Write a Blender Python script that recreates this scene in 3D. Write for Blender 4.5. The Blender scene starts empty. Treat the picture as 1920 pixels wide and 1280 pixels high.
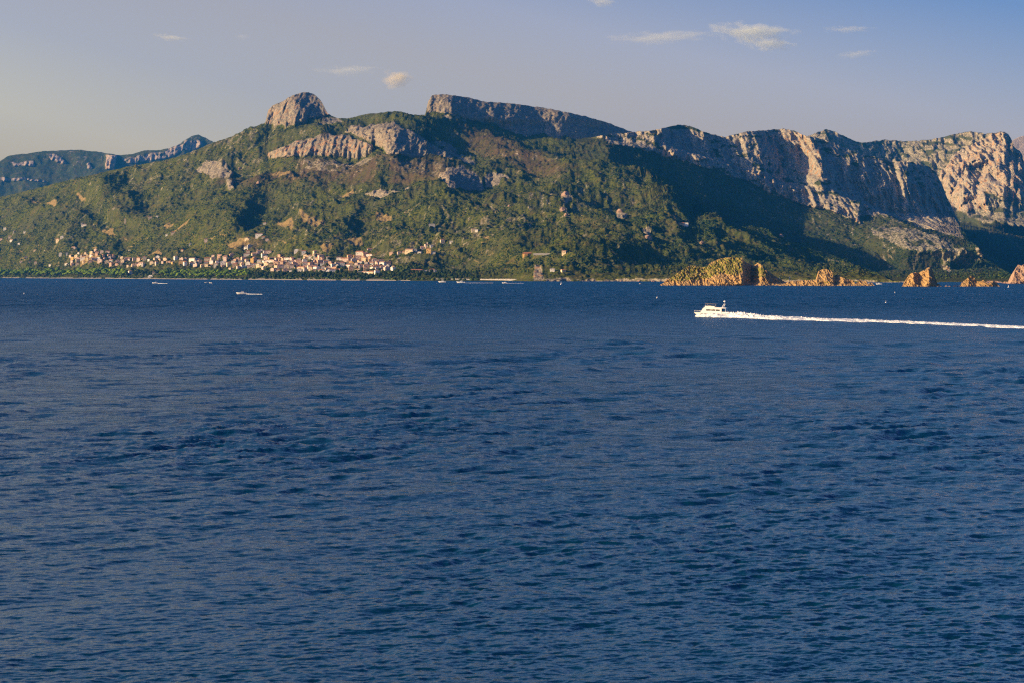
import bpy, bmesh, math, random
import numpy as np
from mathutils import Vector

# ------------------------------------------------------------------ camera, sky, sun, exposure
F, H, HZ = 3760.0, 16.0, 514.0          # focal length in photo pixels, eye height, horizon row of the photo
R = math.radians
scene = bpy.context.scene
C = scene.collection
cam_d = bpy.data.cameras.new('camera')
cam = bpy.data.objects.new('camera', cam_d); C.objects.link(cam)
cam_d.sensor_width = 36.0
cam_d.lens = 36.0 * F / 1920.0
cam_d.shift_y = -(640.0 - HZ) / 1920.0
cam_d.clip_start = 1.0; cam_d.clip_end = 90000.0
cam.location = (0, 0, H); cam.rotation_euler = (R(90), 0, 0)
scene.camera = cam

SUN_EL, SUN_AZ = R(19.0), R(-105.0)      # azimuth clockwise from +Y, so the sun stands on the left, a little behind
sdir = Vector((math.sin(SUN_AZ) * math.cos(SUN_EL), math.cos(SUN_AZ) * math.cos(SUN_EL), math.sin(SUN_EL)))
sun_d = bpy.data.lights.new('sun', 'SUN'); sun_d.energy = 5.0; sun_d.angle = R(0.5); sun_d.color = (1.0, 0.73, 0.37)
sun = bpy.data.objects.new('sun', sun_d); C.objects.link(sun)
sun.rotation_euler = sdir.to_track_quat('Z', 'Y').to_euler()

world = bpy.data.worlds.new('World'); scene.world = world; world.use_nodes = True
wn = world.node_tree; wn.nodes.clear()
wo = wn.nodes.new('ShaderNodeOutputWorld'); bg = wn.nodes.new('ShaderNodeBackground')
sky = wn.nodes.new('ShaderNodeTexSky'); sky.sky_type = 'NISHITA'; sky.sun_disc = False
sky.sun_elevation = SUN_EL; sky.sun_rotation = SUN_AZ
sky.altitude = 0; sky.air_density = 1.0; sky.dust_density = 2.0; sky.ozone_density = 3.0
bg.inputs['Strength'].default_value = 0.15
# warm grey air low on the left, clear blue higher up and to the right
tc = wn.nodes.new('ShaderNodeTexCoord'); sp = wn.nodes.new('ShaderNodeSeparateXYZ'); wn.links.new(tc.outputs['Generated'], sp.inputs[0])
def wmath(op, a, b):
    m = wn.nodes.new('ShaderNodeMath'); m.operation = op
    for k, v in enumerate((a, b)):
        if isinstance(v, float): m.inputs[k].default_value = v
        else: wn.links.new(v, m.inputs[k])
    return m.outputs[0]
tt = wmath('ADD', wmath('MULTIPLY', sp.outputs[2], 2.0), wmath('MULTIPLY', sp.outputs[0], 0.5))
tr = wn.nodes.new('ShaderNodeValToRGB'); wn.links.new(wmath('ADD', tt, 0.14), tr.inputs[0]); e = tr.color_ramp.elements
SKY = [(0.0, (1.0, 0.68, 0.40)), (0.177, (1.24, 0.83, 0.59)), (0.26, (0.98, 0.67, 0.60)), (0.334, (0.98, 0.63, 0.54)), (0.40, (0.89, 0.61, 0.60)), (0.52, (0.38, 0.40, 0.57)), (0.72, (0.60, 0.80, 1.0)), (1.0, (0.05, 0.15, 0.47))]
while len(e) < len(SKY): e.new(0.5)
for i_, (p_, c_) in enumerate(SKY): e[i_].position = p_; e[i_].color = (*c_, 1)
mx = wn.nodes.new('ShaderNodeMix'); mx.data_type = 'RGBA'; mx.blend_type = 'MULTIPLY'; mx.inputs[0].default_value = 1.0
wn.links.new(sky.outputs[0], mx.inputs[6]); wn.links.new(tr.outputs[0], mx.inputs[7])
wn.links.new(mx.outputs[2], bg.inputs['Color']); wn.links.new(bg.outputs[0], wo.inputs['Surface'])

vs = scene.view_settings
vs.view_transform = 'Standard'; vs.look = 'None'; vs.exposure = 0.7; vs.gamma = 1.0; vs.use_curve_mapping = False
scene.cycles.max_bounces = 5; scene.cycles.volume_bounces = 3
scene.cycles.diffuse_bounces = 2; scene.cycles.glossy_bounces = 2
scene.cycles.sample_clamp_indirect = 4.0
scene.cycles.use_denoising = False; scene.cycles.filter_width = 1.25     # keep the fine grain of scrub and ripples

rng = np.random.RandomState(7); random.seed(7)

# ------------------------------------------------------------------ numeric helpers
_perm = np.random.RandomState(3).permutation(256).astype(np.int64); _perm = np.concatenate([_perm, _perm, _perm])
_ang = np.random.RandomState(5).rand(256) * 2 * np.pi; _gx, _gy = np.cos(_ang), np.sin(_ang)
def noise(x, y, seed=0):
    x = np.asarray(x, float) + seed * 17.31; y = np.asarray(y, float) + seed * 9.73
    xi = np.floor(x).astype(np.int64); yi = np.floor(y).astype(np.int64)
    xf = x - xi; yf = y - yi
    u = xf * xf * xf * (xf * (xf * 6 - 15) + 10); v = yf * yf * yf * (yf * (yf * 6 - 15) + 10)
    def g(ix, iy, dx, dy):
        h = _perm[(_perm[ix & 255] + iy) & 255]
        return _gx[h] * dx + _gy[h] * dy
    a = g(xi, yi, xf, yf); b = g(xi + 1, yi, xf - 1, yf); c = g(xi, yi + 1, xf, yf - 1); d = g(xi + 1, yi + 1, xf - 1, yf - 1)
    return 1.5 * ((a + u * (b - a)) + v * ((c + u * (d - c)) - (a + u * (b - a))))
def fbm(x, y, octs=4, seed=0, gain=0.5):
    s = 0; a = 1.0
    for k in range(octs):
        s = s + a * noise(x * 2 ** k, y * 2 ** k, seed + k * 3); a *= gain
    return s
def ridged(x, y, octs=4, seed=0, gain=0.5):
    s = 0; a = 1.0
    for k in range(octs):
        s = s + a * (1 - 2 * np.abs(noise(x * 2 ** k, y * 2 ** k, seed + k * 5))); a *= gain
    return s
def lerp_pts(pts):
    xs = np.array([p[0] for p in pts], float); ys = np.array([p[1] for p in pts], float)
    return lambda x: np.interp(x, xs, ys)
def smooth(a, b, x):
    t = np.clip((x - a) / (b - a), 0, 1); return t * t * (3 - 2 * t)
def poly_sd(poly, X, Y):
    """signed distance (positive inside) from points to a polygon"""
    P = np.array(poly, float); d = np.full(X.shape, 1e9); inside = np.zeros(X.shape, bool)
    for i in range(len(P)):
        ax, ay = P[i]; bx, by = P[(i + 1) % len(P)]
        ex, ey = bx - ax, by - ay
        t = np.clip(((X - ax) * ex + (Y - ay) * ey) / (ex * ex + ey * ey + 1e-9), 0, 1)
        d = np.minimum(d, np.hypot(X - ax - t * ex, Y - ay - t * ey))
        if abs(ey) > 1e-9:
            c = ((ay > Y) != (by > Y)) & (X < (bx - ax) * (Y - ay) / ey + ax)
            inside ^= c
    return np.where(inside, d, -d)
def ground_y(py): return F * H / (py - HZ)          # distance at which the sea shows on that row
def wx(px, Y): return (px - 960.0) / F * Y
def wz(py, Y): return H + (HZ - py) / F * Y

# ------------------------------------------------------------------ object helpers
def tag(o, label=None, cat=None, group=None, kind=None):
    if label: o['label'] = label
    if cat: o['category'] = cat
    if group: o['group'] = group
    if kind: o['kind'] = kind
    return o
def grid_mesh(name, V, nr, nc, mat, attrs=None, smooth_=True, parent=None):
    """V: (nr*nc,3) row-major"""
    me = bpy.data.meshes.new(name)
    idx = np.arange(nr * nc).reshape(nr, nc)
    q = np.stack([idx[:-1, :-1], idx[:-1, 1:], idx[1:, 1:], idx[1:, :-1]], -1).reshape(-1, 4)
    me.vertices.add(nr * nc); me.vertices.foreach_set('co', V.astype(np.float32).ravel())
    me.loops.add(len(q) * 4); me.loops.foreach_set('vertex_index', q.astype(np.int32).ravel())
    me.polygons.add(len(q)); me.polygons.foreach_set('loop_start', (np.arange(len(q)) * 4).astype(np.int32))
    me.polygons.foreach_set('use_smooth', np.full(len(q), smooth_))
    me.update(calc_edges=True)
    for k, a in (attrs or {}).items():
        at = me.attributes.new(k, 'FLOAT', 'POINT'); at.data.foreach_set('value', a.astype(np.float32).ravel())
    me.materials.append(mat)
    o = bpy.data.objects.new(name, me); C.objects.link(o)
    if parent: o.parent = parent
    return o

# ------------------------------------------------------------------ materials
class NT:
    def __init__(s, name):
        s.m = bpy.data.materials.new(name); s.m.use_nodes = True; s.t = s.m.node_tree; s.t.nodes.clear()
        s.out = s.t.nodes.new('ShaderNodeOutputMaterial'); s.b = s.t.nodes.new('ShaderNodeBsdfPrincipled')
        s.t.links.new(s.b.outputs[0], s.out.inputs['Surface'])
    def n(s, typ, **kw):
        nd = s.t.nodes.new(typ)
        for k, v in kw.items():
            if hasattr(nd, k) and k not in nd.inputs: setattr(nd, k, v)
        return nd
    def link(s, a, b): s.t.links.new(a, b)
    def noise(s, scale, detail=4, rough=0.55, vec=None, mult=None):
        nd = s.t.nodes.new('ShaderNodeTexNoise'); nd.inputs['Scale'].default_value = scale
        nd.inputs['Detail'].default_value = detail; nd.inputs['Roughness'].default_value = rough
        if vec is None: vec = s.pos()
        if mult is not None:
            mp = s.t.nodes.new('ShaderNodeMapping'); mp.inputs['Scale'].default_value = mult
            s.link(vec, mp.inputs['Vector']); vec = mp.outputs[0]
        s.link(vec, nd.inputs['Vector']); return nd.outputs['Fac']
    def pos(s):
        if not hasattr(s, '_p'): s._p = s.t.nodes.new('ShaderNodeTexCoord').outputs['Object']
        return s._p
    def ramp(s, fac, stops):
        r = s.t.nodes.new('ShaderNodeValToRGB'); e = r.color_ramp.elements
        while len(e) < len(stops): e.new(0.5)
        for i, (p, c) in enumerate(stops):
            e[i].position = p; e[i].color = (*c, 1) if not isinstance(c, (int, float)) else (c, c, c, 1)
        s.link(fac, r.inputs[0]); return r.outputs[0]
    def mix(s, fac, a, b, blend='MIX'):
        m = s.t.nodes.new('ShaderNodeMix'); m.data_type = 'RGBA'; m.blend_type = blend
        for sock, v in ((m.inputs[0], fac), (m.inputs[6], a), (m.inputs[7], b)):
            if isinstance(v, (int, float)): sock.default_value = v if sock.type == 'VALUE' else (v, v, v, 1)
            elif isinstance(v, tuple): sock.default_value = (*v, 1)
            else: s.link(v, sock)
        return m.outputs[2]
    def math(s, op, a, b=0.0, clamp=False):
        m = s.t.nodes.new('ShaderNodeMath'); m.operation = op; m.use_clamp = clamp
        for sock, v in ((m.inputs[0], a), (m.inputs[1], b)):
            if isinstance(v, (int, float)): sock.default_value = v
            else: s.link(v, sock)
        return m.outputs[0]
    def attr(s, name):
        a = s.t.nodes.new('ShaderNodeAttribute'); a.attribute_name = name; return a.outputs['Fac']
    def bump(s, h, strength, dist, normal=None):
        b = s.t.nodes.new('ShaderNodeBump'); b.inputs['Strength'].default_value = strength; b.inputs['Distance'].default_value = dist
        s.link(h, b.inputs['Height'])
        if normal is not None: s.link(normal, b.inputs['Normal'])
        return b.outputs[0]
    def set(s, color=None, rough=None, normal=None, spec=None, metal=None):
        for key, v in (('Base Color', color), ('Roughness', rough), ('Normal', normal), ('Specular IOR Level', spec), ('Metallic', metal)):
            if v is None: continue
            if isinstance(v, (int, float)): s.b.inputs[key].default_value = v
            elif isinstance(v, tuple): s.b.inputs[key].default_value = (*v, 1)
            else: s.link(v, s.b.inputs[key])
        return s.m

def terrain_mat(name, k=1.0, rock_a=(0.42, 0.36, 0.25), rock_b=(0.10, 0.09, 0.085), rust=(0.46, 0.22, 0.09), veg_a=(0.028, 0.044, 0.008), veg_b=(0.118, 0.124, 0.018)):
    n = NT(name)
    clump = n.noise(0.11 * k, 3, 0.7); patch = n.noise(0.006 * k, 4, 0.6); mid = n.noise(0.03 * k, 4, 0.65)
    veg = n.mix(n.ramp(clump, [(0.38, 0.0), (0.66, 1.0)]), veg_a, veg_b)
    veg = n.mix(n.ramp(patch, [(0.40, 0.0), (0.65, 1.0)]), veg, n.mix(clump, (0.035, 0.05, 0.018), (0.10, 0.10, 0.035)))
    scr = n.mix(clump, (0.07, 0.05, 0.025), (0.22, 0.14, 0.06))
    veg = n.mix(n.math('MULTIPLY', n.ramp(mid, [(0.50, 0.0), (0.72, 1.0)]), 0.55), veg, scr)
    veg = n.mix(n.math('MULTIPLY', n.attr('dry'), n.ramp(mid, [(0.35, 0.35), (0.6, 0.95)])), veg, n.mix(clump, (0.045, 0.032, 0.018), (0.14, 0.098, 0.055)))
    streak = n.noise(0.05 * k, 5, 0.65, mult=(1, 1, 0.22)); fine = n.noise(0.13 * k, 6, 0.75, mult=(1, 1, 0.6))
    rock = n.mix(n.ramp(fine, [(0.3, 0.0), (0.7, 1.0)]), rock_b, rock_a)
    rock = n.mix(n.math('MULTIPLY', n.ramp(streak, [(0.52, 0.0), (0.66, 1.0)]), n.attr('rust')), rock, rust)
    rm = n.math('ADD', n.attr('rock'), n.math('MULTIPLY', n.math('SUBTRACT', fine, 0.5), 0.9))
    rm = n.ramp(rm, [(0.42, 0.0), (0.56, 1.0)])
    col = n.mix(rm, veg, rock)
    soil = n.mix(n.noise(0.08 * k, 3), (0.19, 0.135, 0.055), (0.30, 0.22, 0.09))
    sm = n.ramp(n.math('ADD', n.attr('soil'), n.math('MULTIPLY', n.math('SUBTRACT', mid, 0.5), 0.8)), [(0.42, 0.0), (0.75, 1.0)])
    col = n.mix(sm, col, soil)
    crev_shade = n.ramp(n.noise(0.09 * k, 5, 0.7, mult=(1, 1, 0.35)), [(0.40, 1.0), (0.5, 0.0)])  # crevice shade painted into the rock colour as dark upright streaks
    col = n.mix(n.math('MULTIPLY', n.math('MULTIPLY', crev_shade, rm), 0.55), col, tuple(v * 0.4 for v in rock_b))
    b1 = n.bump(clump, 0.9, 5.0); b2 = n.bump(fine, 0.8, 2.5, b1)
    return n.set(col, 1.0, b2, spec=0.0)
M = {}
M['mountain'] = terrain_mat('mountain_ground')
M['limestone'] = terrain_mat('limestone_range', veg_a=(0.03, 0.042, 0.018), veg_b=(0.07, 0.08, 0.03), rock_a=(0.54, 0.46, 0.32), rock_b=(0.17, 0.155, 0.14), rust=(0.52, 0.25, 0.08))
M['far'] = terrain_mat('far_range', veg_a=(0.03, 0.045, 0.02), veg_b=(0.06, 0.08, 0.03), rock_a=(0.5, 0.38, 0.28), rock_b=(0.28, 0.25, 0.23))

# ------------------------------------------------------------------ terrain
def relief(name, mat, px0, px1, step, sky_pts, bottom, density, cliffs, nrow, macro=None, gul=1.0, seed=1, rough_sky=1.0, crag=0.0, back=2600.0, soil=None, dry=None, lump=1.0):
    """Real 3-D hillside. Built from its own measured profile: every column of ground climbs away from the viewer
    from the shore (bottom) to the crest, `density` metres of ground per row, cliffs are steep; then eroded by noise,
    then a back slope is added."""
    px = np.arange(px0, px1 + step, step); nc = len(px)
    skyf = lerp_pts(sky_pts)
    top = skyf(px) + rough_sky * (1.1 * noise(px / 9.0, px * 0, seed) + 0.6 * noise(px / 3.1, px * 0, seed + 4))
    bot = bottom(px)                                    # row where the ground meets the water
    top = np.minimum(top, bot - 1.0)
    t = np.linspace(0, 1, nrow)[:, None]
    PY = bot[None, :] + (top - bot)[None, :] * t; PX = np.broadcast_to(px[None, :], PY.shape).copy()
    # profile on an even lattice first, then read off along every column
    st = 0.75; py = np.arange(548.0, top.min() - 3, -st); LY = np.broadcast_to(py[:, None], (len(py), nc)); LX = np.broadcast_to(px[None, :], LY.shape)
    dens0 = density(LX, LY); dens = dens0.copy()
    rock = np.zeros(LX.shape); rust = np.zeros(LX.shape); flute = np.zeros(LX.shape)
    cgm = np.ones(LX.shape); wob = 2.2 * fbm(LX / 14.0, LY / 9.0, 3, seed + 20)
    for c in cliffs:
        sd = poly_sd(c['p'], LX + wob, LY + wob * 0.7)
        w = c.get('w', 3.0); m = smooth(-w, w, sd)
        if 'd' in c: dens = dens * (1 - m) + dens * c['d'] * m
        rock = np.maximum(rock, m * c.get('rock', 1.0)); rust = np.maximum(rust, m * c.get('rust', 0.0))
        flute = np.maximum(flute, m * c.get('flute', 0.0)); cgm = cgm * (1 - m) + c.get('crag', 1.0) * m
    above = np.clip((bot[None, :] - LY) / st, 0, 1) * st            # metres of climb only count above the shore
    lack = np.zeros(LX.shape)                           # how far a cliff lags behind the even slope; the shelf above it catches up
    for j in range(1, len(py)):
        lack[j] = lack[j - 1] * math.exp(-st / 16.0) + (dens0[j] - dens[j]) * above[j]
    YL = ground_y(bot)[None, :] + np.cumsum(dens0 * above, axis=0) - lack
    if macro is not None: YL = YL + macro(LX, LY)
    so = np.zeros(LX.shape); dr = np.zeros(LX.shape)
    for p in (dry or []): dr = np.maximum(dr, smooth(-9, 9, poly_sd(p, LX + 3 * wob, LY + 1.5 * wob)))
    for p in (soil or []): so = np.maximum(so, smooth(-2, 2, poly_sd(p, LX + wob * .6, LY + wob * .3)))
    if soil:                                            # small dry terraces and tracks low on the slope
        tr_ = noise(LX / 17.0, LY / 2.6, seed + 70) + 0.5 * noise(LX / 50.0, LY / 16.0, seed + 71)
        so = np.maximum(so, smooth(0.52, 0.80, tr_) * 0.8 * smooth(400, 440, LY) * smooth(512, 500, LY) * smooth(1100, 900, LX))
    def read(A):
        r = np.clip((548.0 - PY) / st, 0, len(py) - 1.001); i = r.astype(int); f = r - i; cc = np.arange(nc)[None, :]
        return A[i, cc] * (1 - f) + A[i + 1, cc] * f
    Y = read(YL); rock = read(rock); rust = read(rust); flute = read(flute); so = read(so); cgm = read(cgm); dr = read(dr)
    X = wx(PX, Y)
    # cliffs: fluted buttresses pushed along the line of sight
    fl = ridged(X / 55.0 + 0.3 * PY / 40, PY / 60.0, 4, seed + 30) * 0.5 + ridged(X / 17.0, PY / 26.0, 3, seed + 31) * 0.3
    Y = Y - flute * fl
    if crag:
        cm = smooth(0.35, 0.75, rock) * cgm
        Y = Y - crag * cm * (0.62 * ridged(X / 100.0, PY / 60.0 + X / 260.0, 4, seed + 33, 0.55) + 0.42 * ridged(X / 34.0, PY / 50.0, 4, seed + 36, 0.6) - 0.9)
        ledge = smooth(0.15, 0.55, noise(X / 55.0, PY / 9.0, seed + 34) + 0.7 * noise(X / 20.0, PY / 4.5, seed + 35))
        rock = rock - 0.34 * ledge * (1 - 0.8 * np.clip(rust, 0, 1))
    X = wx(PX, Y); Z = wz(PY, Y)
    # erosion: gullies and spurs on the vegetated ground, and scrub-sized lumps
    edge = smooth(0, 14, PY - top[None, :]) * smooth(0, 16, bot[None, :] - PY) * smooth(2, 40, Z)
    U, W = X / 420.0, (Y + 0.35 * X) / 620.0
    g = ridged(U, W, 5, seed + 40, 0.52)
    Z = Z + gul * edge * (1 - 0.7 * np.clip(rock, 0, 1)) * 26.0 * (g - 0.9)
    l = noise(X / 13.0, Y / 30.0, seed + 50) * 3.2 + noise(X / 6.5, Y / 15.0, seed + 51) * 2.2 + ridged(X / 60.0, Y / 110.0, 3, seed + 52) * 3.5
    lm = smooth(3, 12, PY - top[None, :]) * 0.8 + 0.2
    Z = Z + lump * lm * smooth(3, 10, Z) * l * (1 - 0.35 * np.clip(rock, 0, 1))
    # loose outcrops
    oc = ridged(X / 70.0, Y / 150.0, 4, seed + 60, 0.6)
    rock = np.maximum(rock, smooth(1.30, 1.75, oc + 0.5 * noise(X / 600.0, Y / 900.0, seed + 61)) * 0.46 * (Z > 25))
    # back slope
    nb = 14; kb = (np.arange(1, nb + 1) / nb)[:, None]
    Yb = Y[-1:] + back * kb ** 1.2; Zb = Z[-1:] - (Z[-1:] + 20) * (kb ** 1.1)
    Xb = X[-1:] + 0 * Yb
    skirtY = Y[:1] - 30; skirtZ = Z[:1] * 0 - 6.0
    X = np.vstack([X[:1], X, Xb]); Yall = np.vstack([skirtY, Y, Yb]); Z = np.vstack([skirtZ, Z, Zb])
    pad = lambda a: np.vstack([a[:1], a, np.repeat(a[-1:], nb, 0)])
    V = np.stack([X, Yall, Z], -1).reshape(-1, 3)
    o = grid_mesh(name, V, X.shape[0], nc, mat, {'rock': pad(rock), 'rust': pad(rust), 'soil': pad(so), 'dry': pad(dr)})
    tag(o, kind='structure')
    return dict(px=px, PY=PY, Y=Y, Z=Z[1:1 + nrow], rock=rock, soil=so, dry=dr, o=o)

shore = lerp_pts([(-300, 521.2), (0, 521.6), (240, 523.2), (420, 524.6), (640, 526.2), (800, 527.2), (1060, 527.6), (1200, 528.2), (1420, 529.0), (1700, 530), (1950, 530.5)])

# --- the mountain above the town
skyA = [(-300, 395), (-60, 380), (0, 370), (60, 356), (130, 338), (200, 322), (250, 311), (300, 303), (340, 293), (390, 272), (430, 258), (465, 242), (497, 231),
        (503, 207), (512, 197), (530, 191), (540, 184), (552, 178), (563, 174.5), (575, 173.5), (586, 176), (594, 181), (602, 190), (608, 201), (614, 213), (632, 222), (655, 222), (690, 214),
        (722, 211), (742, 209), (760, 212), (775, 217), (797, 216), (803, 190), (810, 179), (830, 177), (850, 179), (880, 184), (915, 192), (955, 194), (1000, 200),
        (1050, 208), (1100, 219), (1140, 231), (1185, 248), (1200, 258), (1222, 290), (1240, 318), (1262, 341), (1297, 372), (1340, 403), (1381, 427), (1405, 425), (1437, 430),
        (1480, 452), (1530, 470), (1564, 481), (1610, 499), (1650, 516), (1672, 527), (1700, 529), (1760, 534)]
def densA(PX, PY):
    d = np.where(PY > 512, 34.0, np.where(PY > 480, 12.0, 8.2))
    d = np.where(PY > 512, 34.0 - 25 * smooth(880, 990, PX), 8.2 + 6 * smooth(470, 512, PY) * smooth(990, 880, PX))
    d = d * (1 - 0.45 * smooth(1150, 1350, PX)) * (1 - 0.5 * smooth(1000, 1070, PX) * smooth(465, 492, PY))
    return d
cliffA = [
    dict(p=[(497, 234), (500, 200), (530, 186), (560, 170), (590, 172), (606, 188), (618, 215), (600, 219), (560, 227), (532, 231)], d=0.16, flute=26, rust=0.55, w=2),
    dict(p=[(500, 284), (520, 275), (560, 264), (600, 259), (643, 254), (680, 258), (700, 268), (698, 281), (650, 288), (600, 291), (560, 293), (531, 299), (505, 292)], d=0.10, flute=30, rust=0.9, w=2),
    dict(p=[(646, 248), (667, 234), (700, 231), (738, 230), (765, 238), (790, 251), (825, 276), (858, 298), (846, 305), (800, 296), (760, 292), (727, 292), (712, 268), (690, 256)], d=0.13, flute=34, rust=0.25, w=2),
    dict(p=[(816, 337), (825, 322), (838, 311), (870, 314), (890, 326), (905, 341), (908, 356), (870, 358), (845, 356)], d=0.15, flute=24, rust=0.35, w=2),
    dict(p=[(905, 338), (925, 333), (955, 338), (958, 348), (930, 352), (910, 352)], d=0.4, flute=10, rust=0.1, w=2),
    dict(p=[(799, 214), (800, 170), (850, 170), (1000, 190), (1110, 212), (1190, 245), (1262, 300), (1240, 330), (1236, 300), (1196, 291), (1136, 272), (1100, 262), (1040, 262), (988, 258), (940, 244), (900, 232), (857, 219), (820, 216)], d=0.12, flute=20, rust=0.25, w=2, crag=0.6),
    dict(p=[(1077, 262), (1085, 245), (1110, 243), (1136, 250), (1140, 285), (1110, 292), (1082, 282)], d=0.5, flute=28, rust=0.1, w=3),
    dict(p=[(560, 300), (690, 291), (712, 306), (660, 322), (600, 330), (565, 318)], rock=0.50, w=6),
    dict(p=[(700, 292), (850, 306), (820, 330), (740, 322)], rock=0.45, w=8),
    dict(p=[(366, 322), (380, 307), (396, 302), (425, 309), (440, 320), (425, 330), (398, 336)], d=0.5, rock=0.8, flute=8, w=3),
    dict(p=[(424, 336), (436, 334), (440, 350), (428, 354)], rock=0.9, d=0.4, w=2),
    dict(p=[(596, 232), (612, 220), (635, 222), (648, 232), (622, 240), (600, 246)], rock=0.75, d=0.6, w=3),
    dict(p=[(680, 366), (700, 356), (740, 350), (772, 360), (768, 368), (720, 369)], rock=0.8, d=0.4, flute=10, w=2),
    dict(p=[(800, 256), (840, 262), (880, 290), (900, 318), (870, 310), (840, 285)], rock=0.6, w=4),
    dict(p=[(836, 216), (880, 222), (870, 232), (830, 226)], rock=0.7, w=3),
    dict(p=[(1050, 360), (1072, 362), (1074, 378), (1058, 380)], rock=0.9, d=0.4, w=2),
    dict(p=[(1048, 388), (1064, 390), (1070, 402), (1052, 404)], rock=0.9, d=0.5, w=2),
    dict(p=[(1155, 392), (1176, 396), (1174, 406), (1158, 404)], rock=0.9, w=2),
    dict(p=[(1200, 440), (1220, 438), (1226, 452), (1208, 456)], rock=0.9, d=0.4, w=2),
    dict(p=[(1000, 514), (1007, 499), (1014, 505), (1021, 526), (1000, 527)], rock=0.95, d=0.5, flute=6, rust=0.9, w=2),
    dict(p=[(1020, 522), (1240, 523), (1700, 525), (1700, 545), (1020, 545)], rock=0.60, d=0.5, flute=5, w=2),
    dict(p=[(1340, 450), (1352, 446), (1378, 480), (1392, 505), (1372, 508), (1350, 484)], rock=0.34, w=6),
]
soilA = [[(704, 408), (735, 406), (734, 418), (706, 420)], [(326, 432), (340, 420), (357, 414), (352, 428), (336, 434)], [(306, 424), (318, 415), (326, 420), (314, 428)],
         [(190, 438), (214, 436), (212, 447), (194, 446)], [(597, 464), (628, 462), (614, 476), (604, 474)], [(640, 356), (662, 350), (664, 358), (648, 372), (640, 370)],
         [(255, 474), (300, 470), (306, 482), (262, 482)], [(424, 462), (452, 456), (470, 470), (440, 478)], [(142, 364), (162, 364), (160, 370), (144, 370)],
         [(56, 376), (80, 378), (78, 386), (60, 386)], [(84, 388), (106, 386), (104, 392), (88, 393)], [(150, 486), (186, 486), (186, 504), (150, 504)],
         [(826, 500), (868, 500), (876, 512), (840, 514)], [(640, 457), (668, 454), (684, 464), (660, 468)], [(905, 456), (915, 452), (918, 457), (908, 460)], [(560, 412), (610, 408), (612, 414), (570, 424)], [(1260, 410), (1295, 412), (1290, 422), (1266, 420)],
         [(500, 330), (545, 332), (560, 345), (520, 343)], [(520, 420), (552, 424), (548, 436), (520, 434)]]
def macroA(PX, PY):
    m = np.zeros(PX.shape)
    # the mesa wall runs away from the viewer towards the right
    wb = lerp_pts([(800, 214), (857, 219), (914, 234), (988, 258), (1136, 274), (1200, 292), (1243, 305), (1300, 380)])(PX)
    m += np.clip((PX - 846) / 400.0, 0, 1) * 1700 * smooth(wb + 45, wb - 6, PY)
    # summit dome bulges towards us, left flank sunlit
    m -= 90 * np.exp(-((PX - 548) / 38.0) ** 2) * smooth(260, 225, PY)
    m += 3.0 * np.clip(PX - 553, 0, 75) * smooth(240, 222, PY)
    m += 2.4 * np.clip(PX - 738, 0, 125) * smooth(330, 290, PY) * smooth(222, 240, PY)
    m += 2.4 * np.clip(PX - 843, 0, 80) * smooth(375, 350, PY) * smooth(296, 314, PY)
    m -= 160 * np.exp(-((PX - 735) / 60.0) ** 2) * smooth(340, 290, PY) * smooth(200, 240, PY)
    m -= 120 * np.exp(-((PX - 560) / 80.0) ** 2) * smooth(330, 295, PY) * smooth(230, 262, PY)
    m -= 110 * np.exp(-((PX - 838) / 26.0) ** 2) * smooth(385, 355, PY) * smooth(300, 320, PY)
    m += 1.8 * ((PX - 1090) + np.sqrt((PX - 1090) ** 2 + 90.0 ** 2)) * smooth(524, 500, PY)
    m += 385.0 * smooth(880, 990, PX) * smooth(520, 430, PY)      # the shore plain ends at the headland
    # spurs: sunlit left flank, shaded right flank
    for (cx, lean, wl, wr, h, y0, y1) in ((985, 0.15, 150, 75, 190, 375, 500), (1048, 0.5, 45, 190, 120, 470, 640), (1100, 0.3, 110, 150, 110, 430, 510), (1250, -0.3, 90, 60, 120, 370, 470),
                                          (1385, -0.4, 90, 110, 60, 430, 525), (235, -0.5, 60, 70, 200, 330, 430), (620, 0.5, 140, 80, 130, 400, 500), (830, 0.1, 150, 110, 130, 350, 430),
                                          (420, 0.5, 120, 60, 160, 330, 470), (130, 0.5, 90, 60, 160, 400, 500)):
        q = PX - cx + lean * (PY - 430)
        prof = np.where(q < 0, np.clip(1 + q / wl, 0, 1), np.clip(1 - q / wr, 0, 1))
        m -= 1.25 * h * (prof * prof * (3 - 2 * prof)) * smooth(y0 - 14, y0 + 14, PY) * smooth(y1 + 4, y1 - 34, PY)
    return m
TA = relief('mountain', M['mountain'], -300, 1760, 1.7, skyA, shore, densA, cliffA, 330, macroA, 1.25, 1, soil=soilA, dry=[[(850, 232), (900, 242), (960, 272), (1070, 328), (1010, 336), (930, 306), (880, 275)], [(555, 298), (720, 298), (700, 345), (560, 338)], [(720, 298), (862, 308), (825, 338), (730, 334)], [(370, 325), (560, 330), (620, 348), (480, 352)], [(430, 462), (500, 462), (480, 482), (430, 484)]], crag=20.0)

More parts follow.
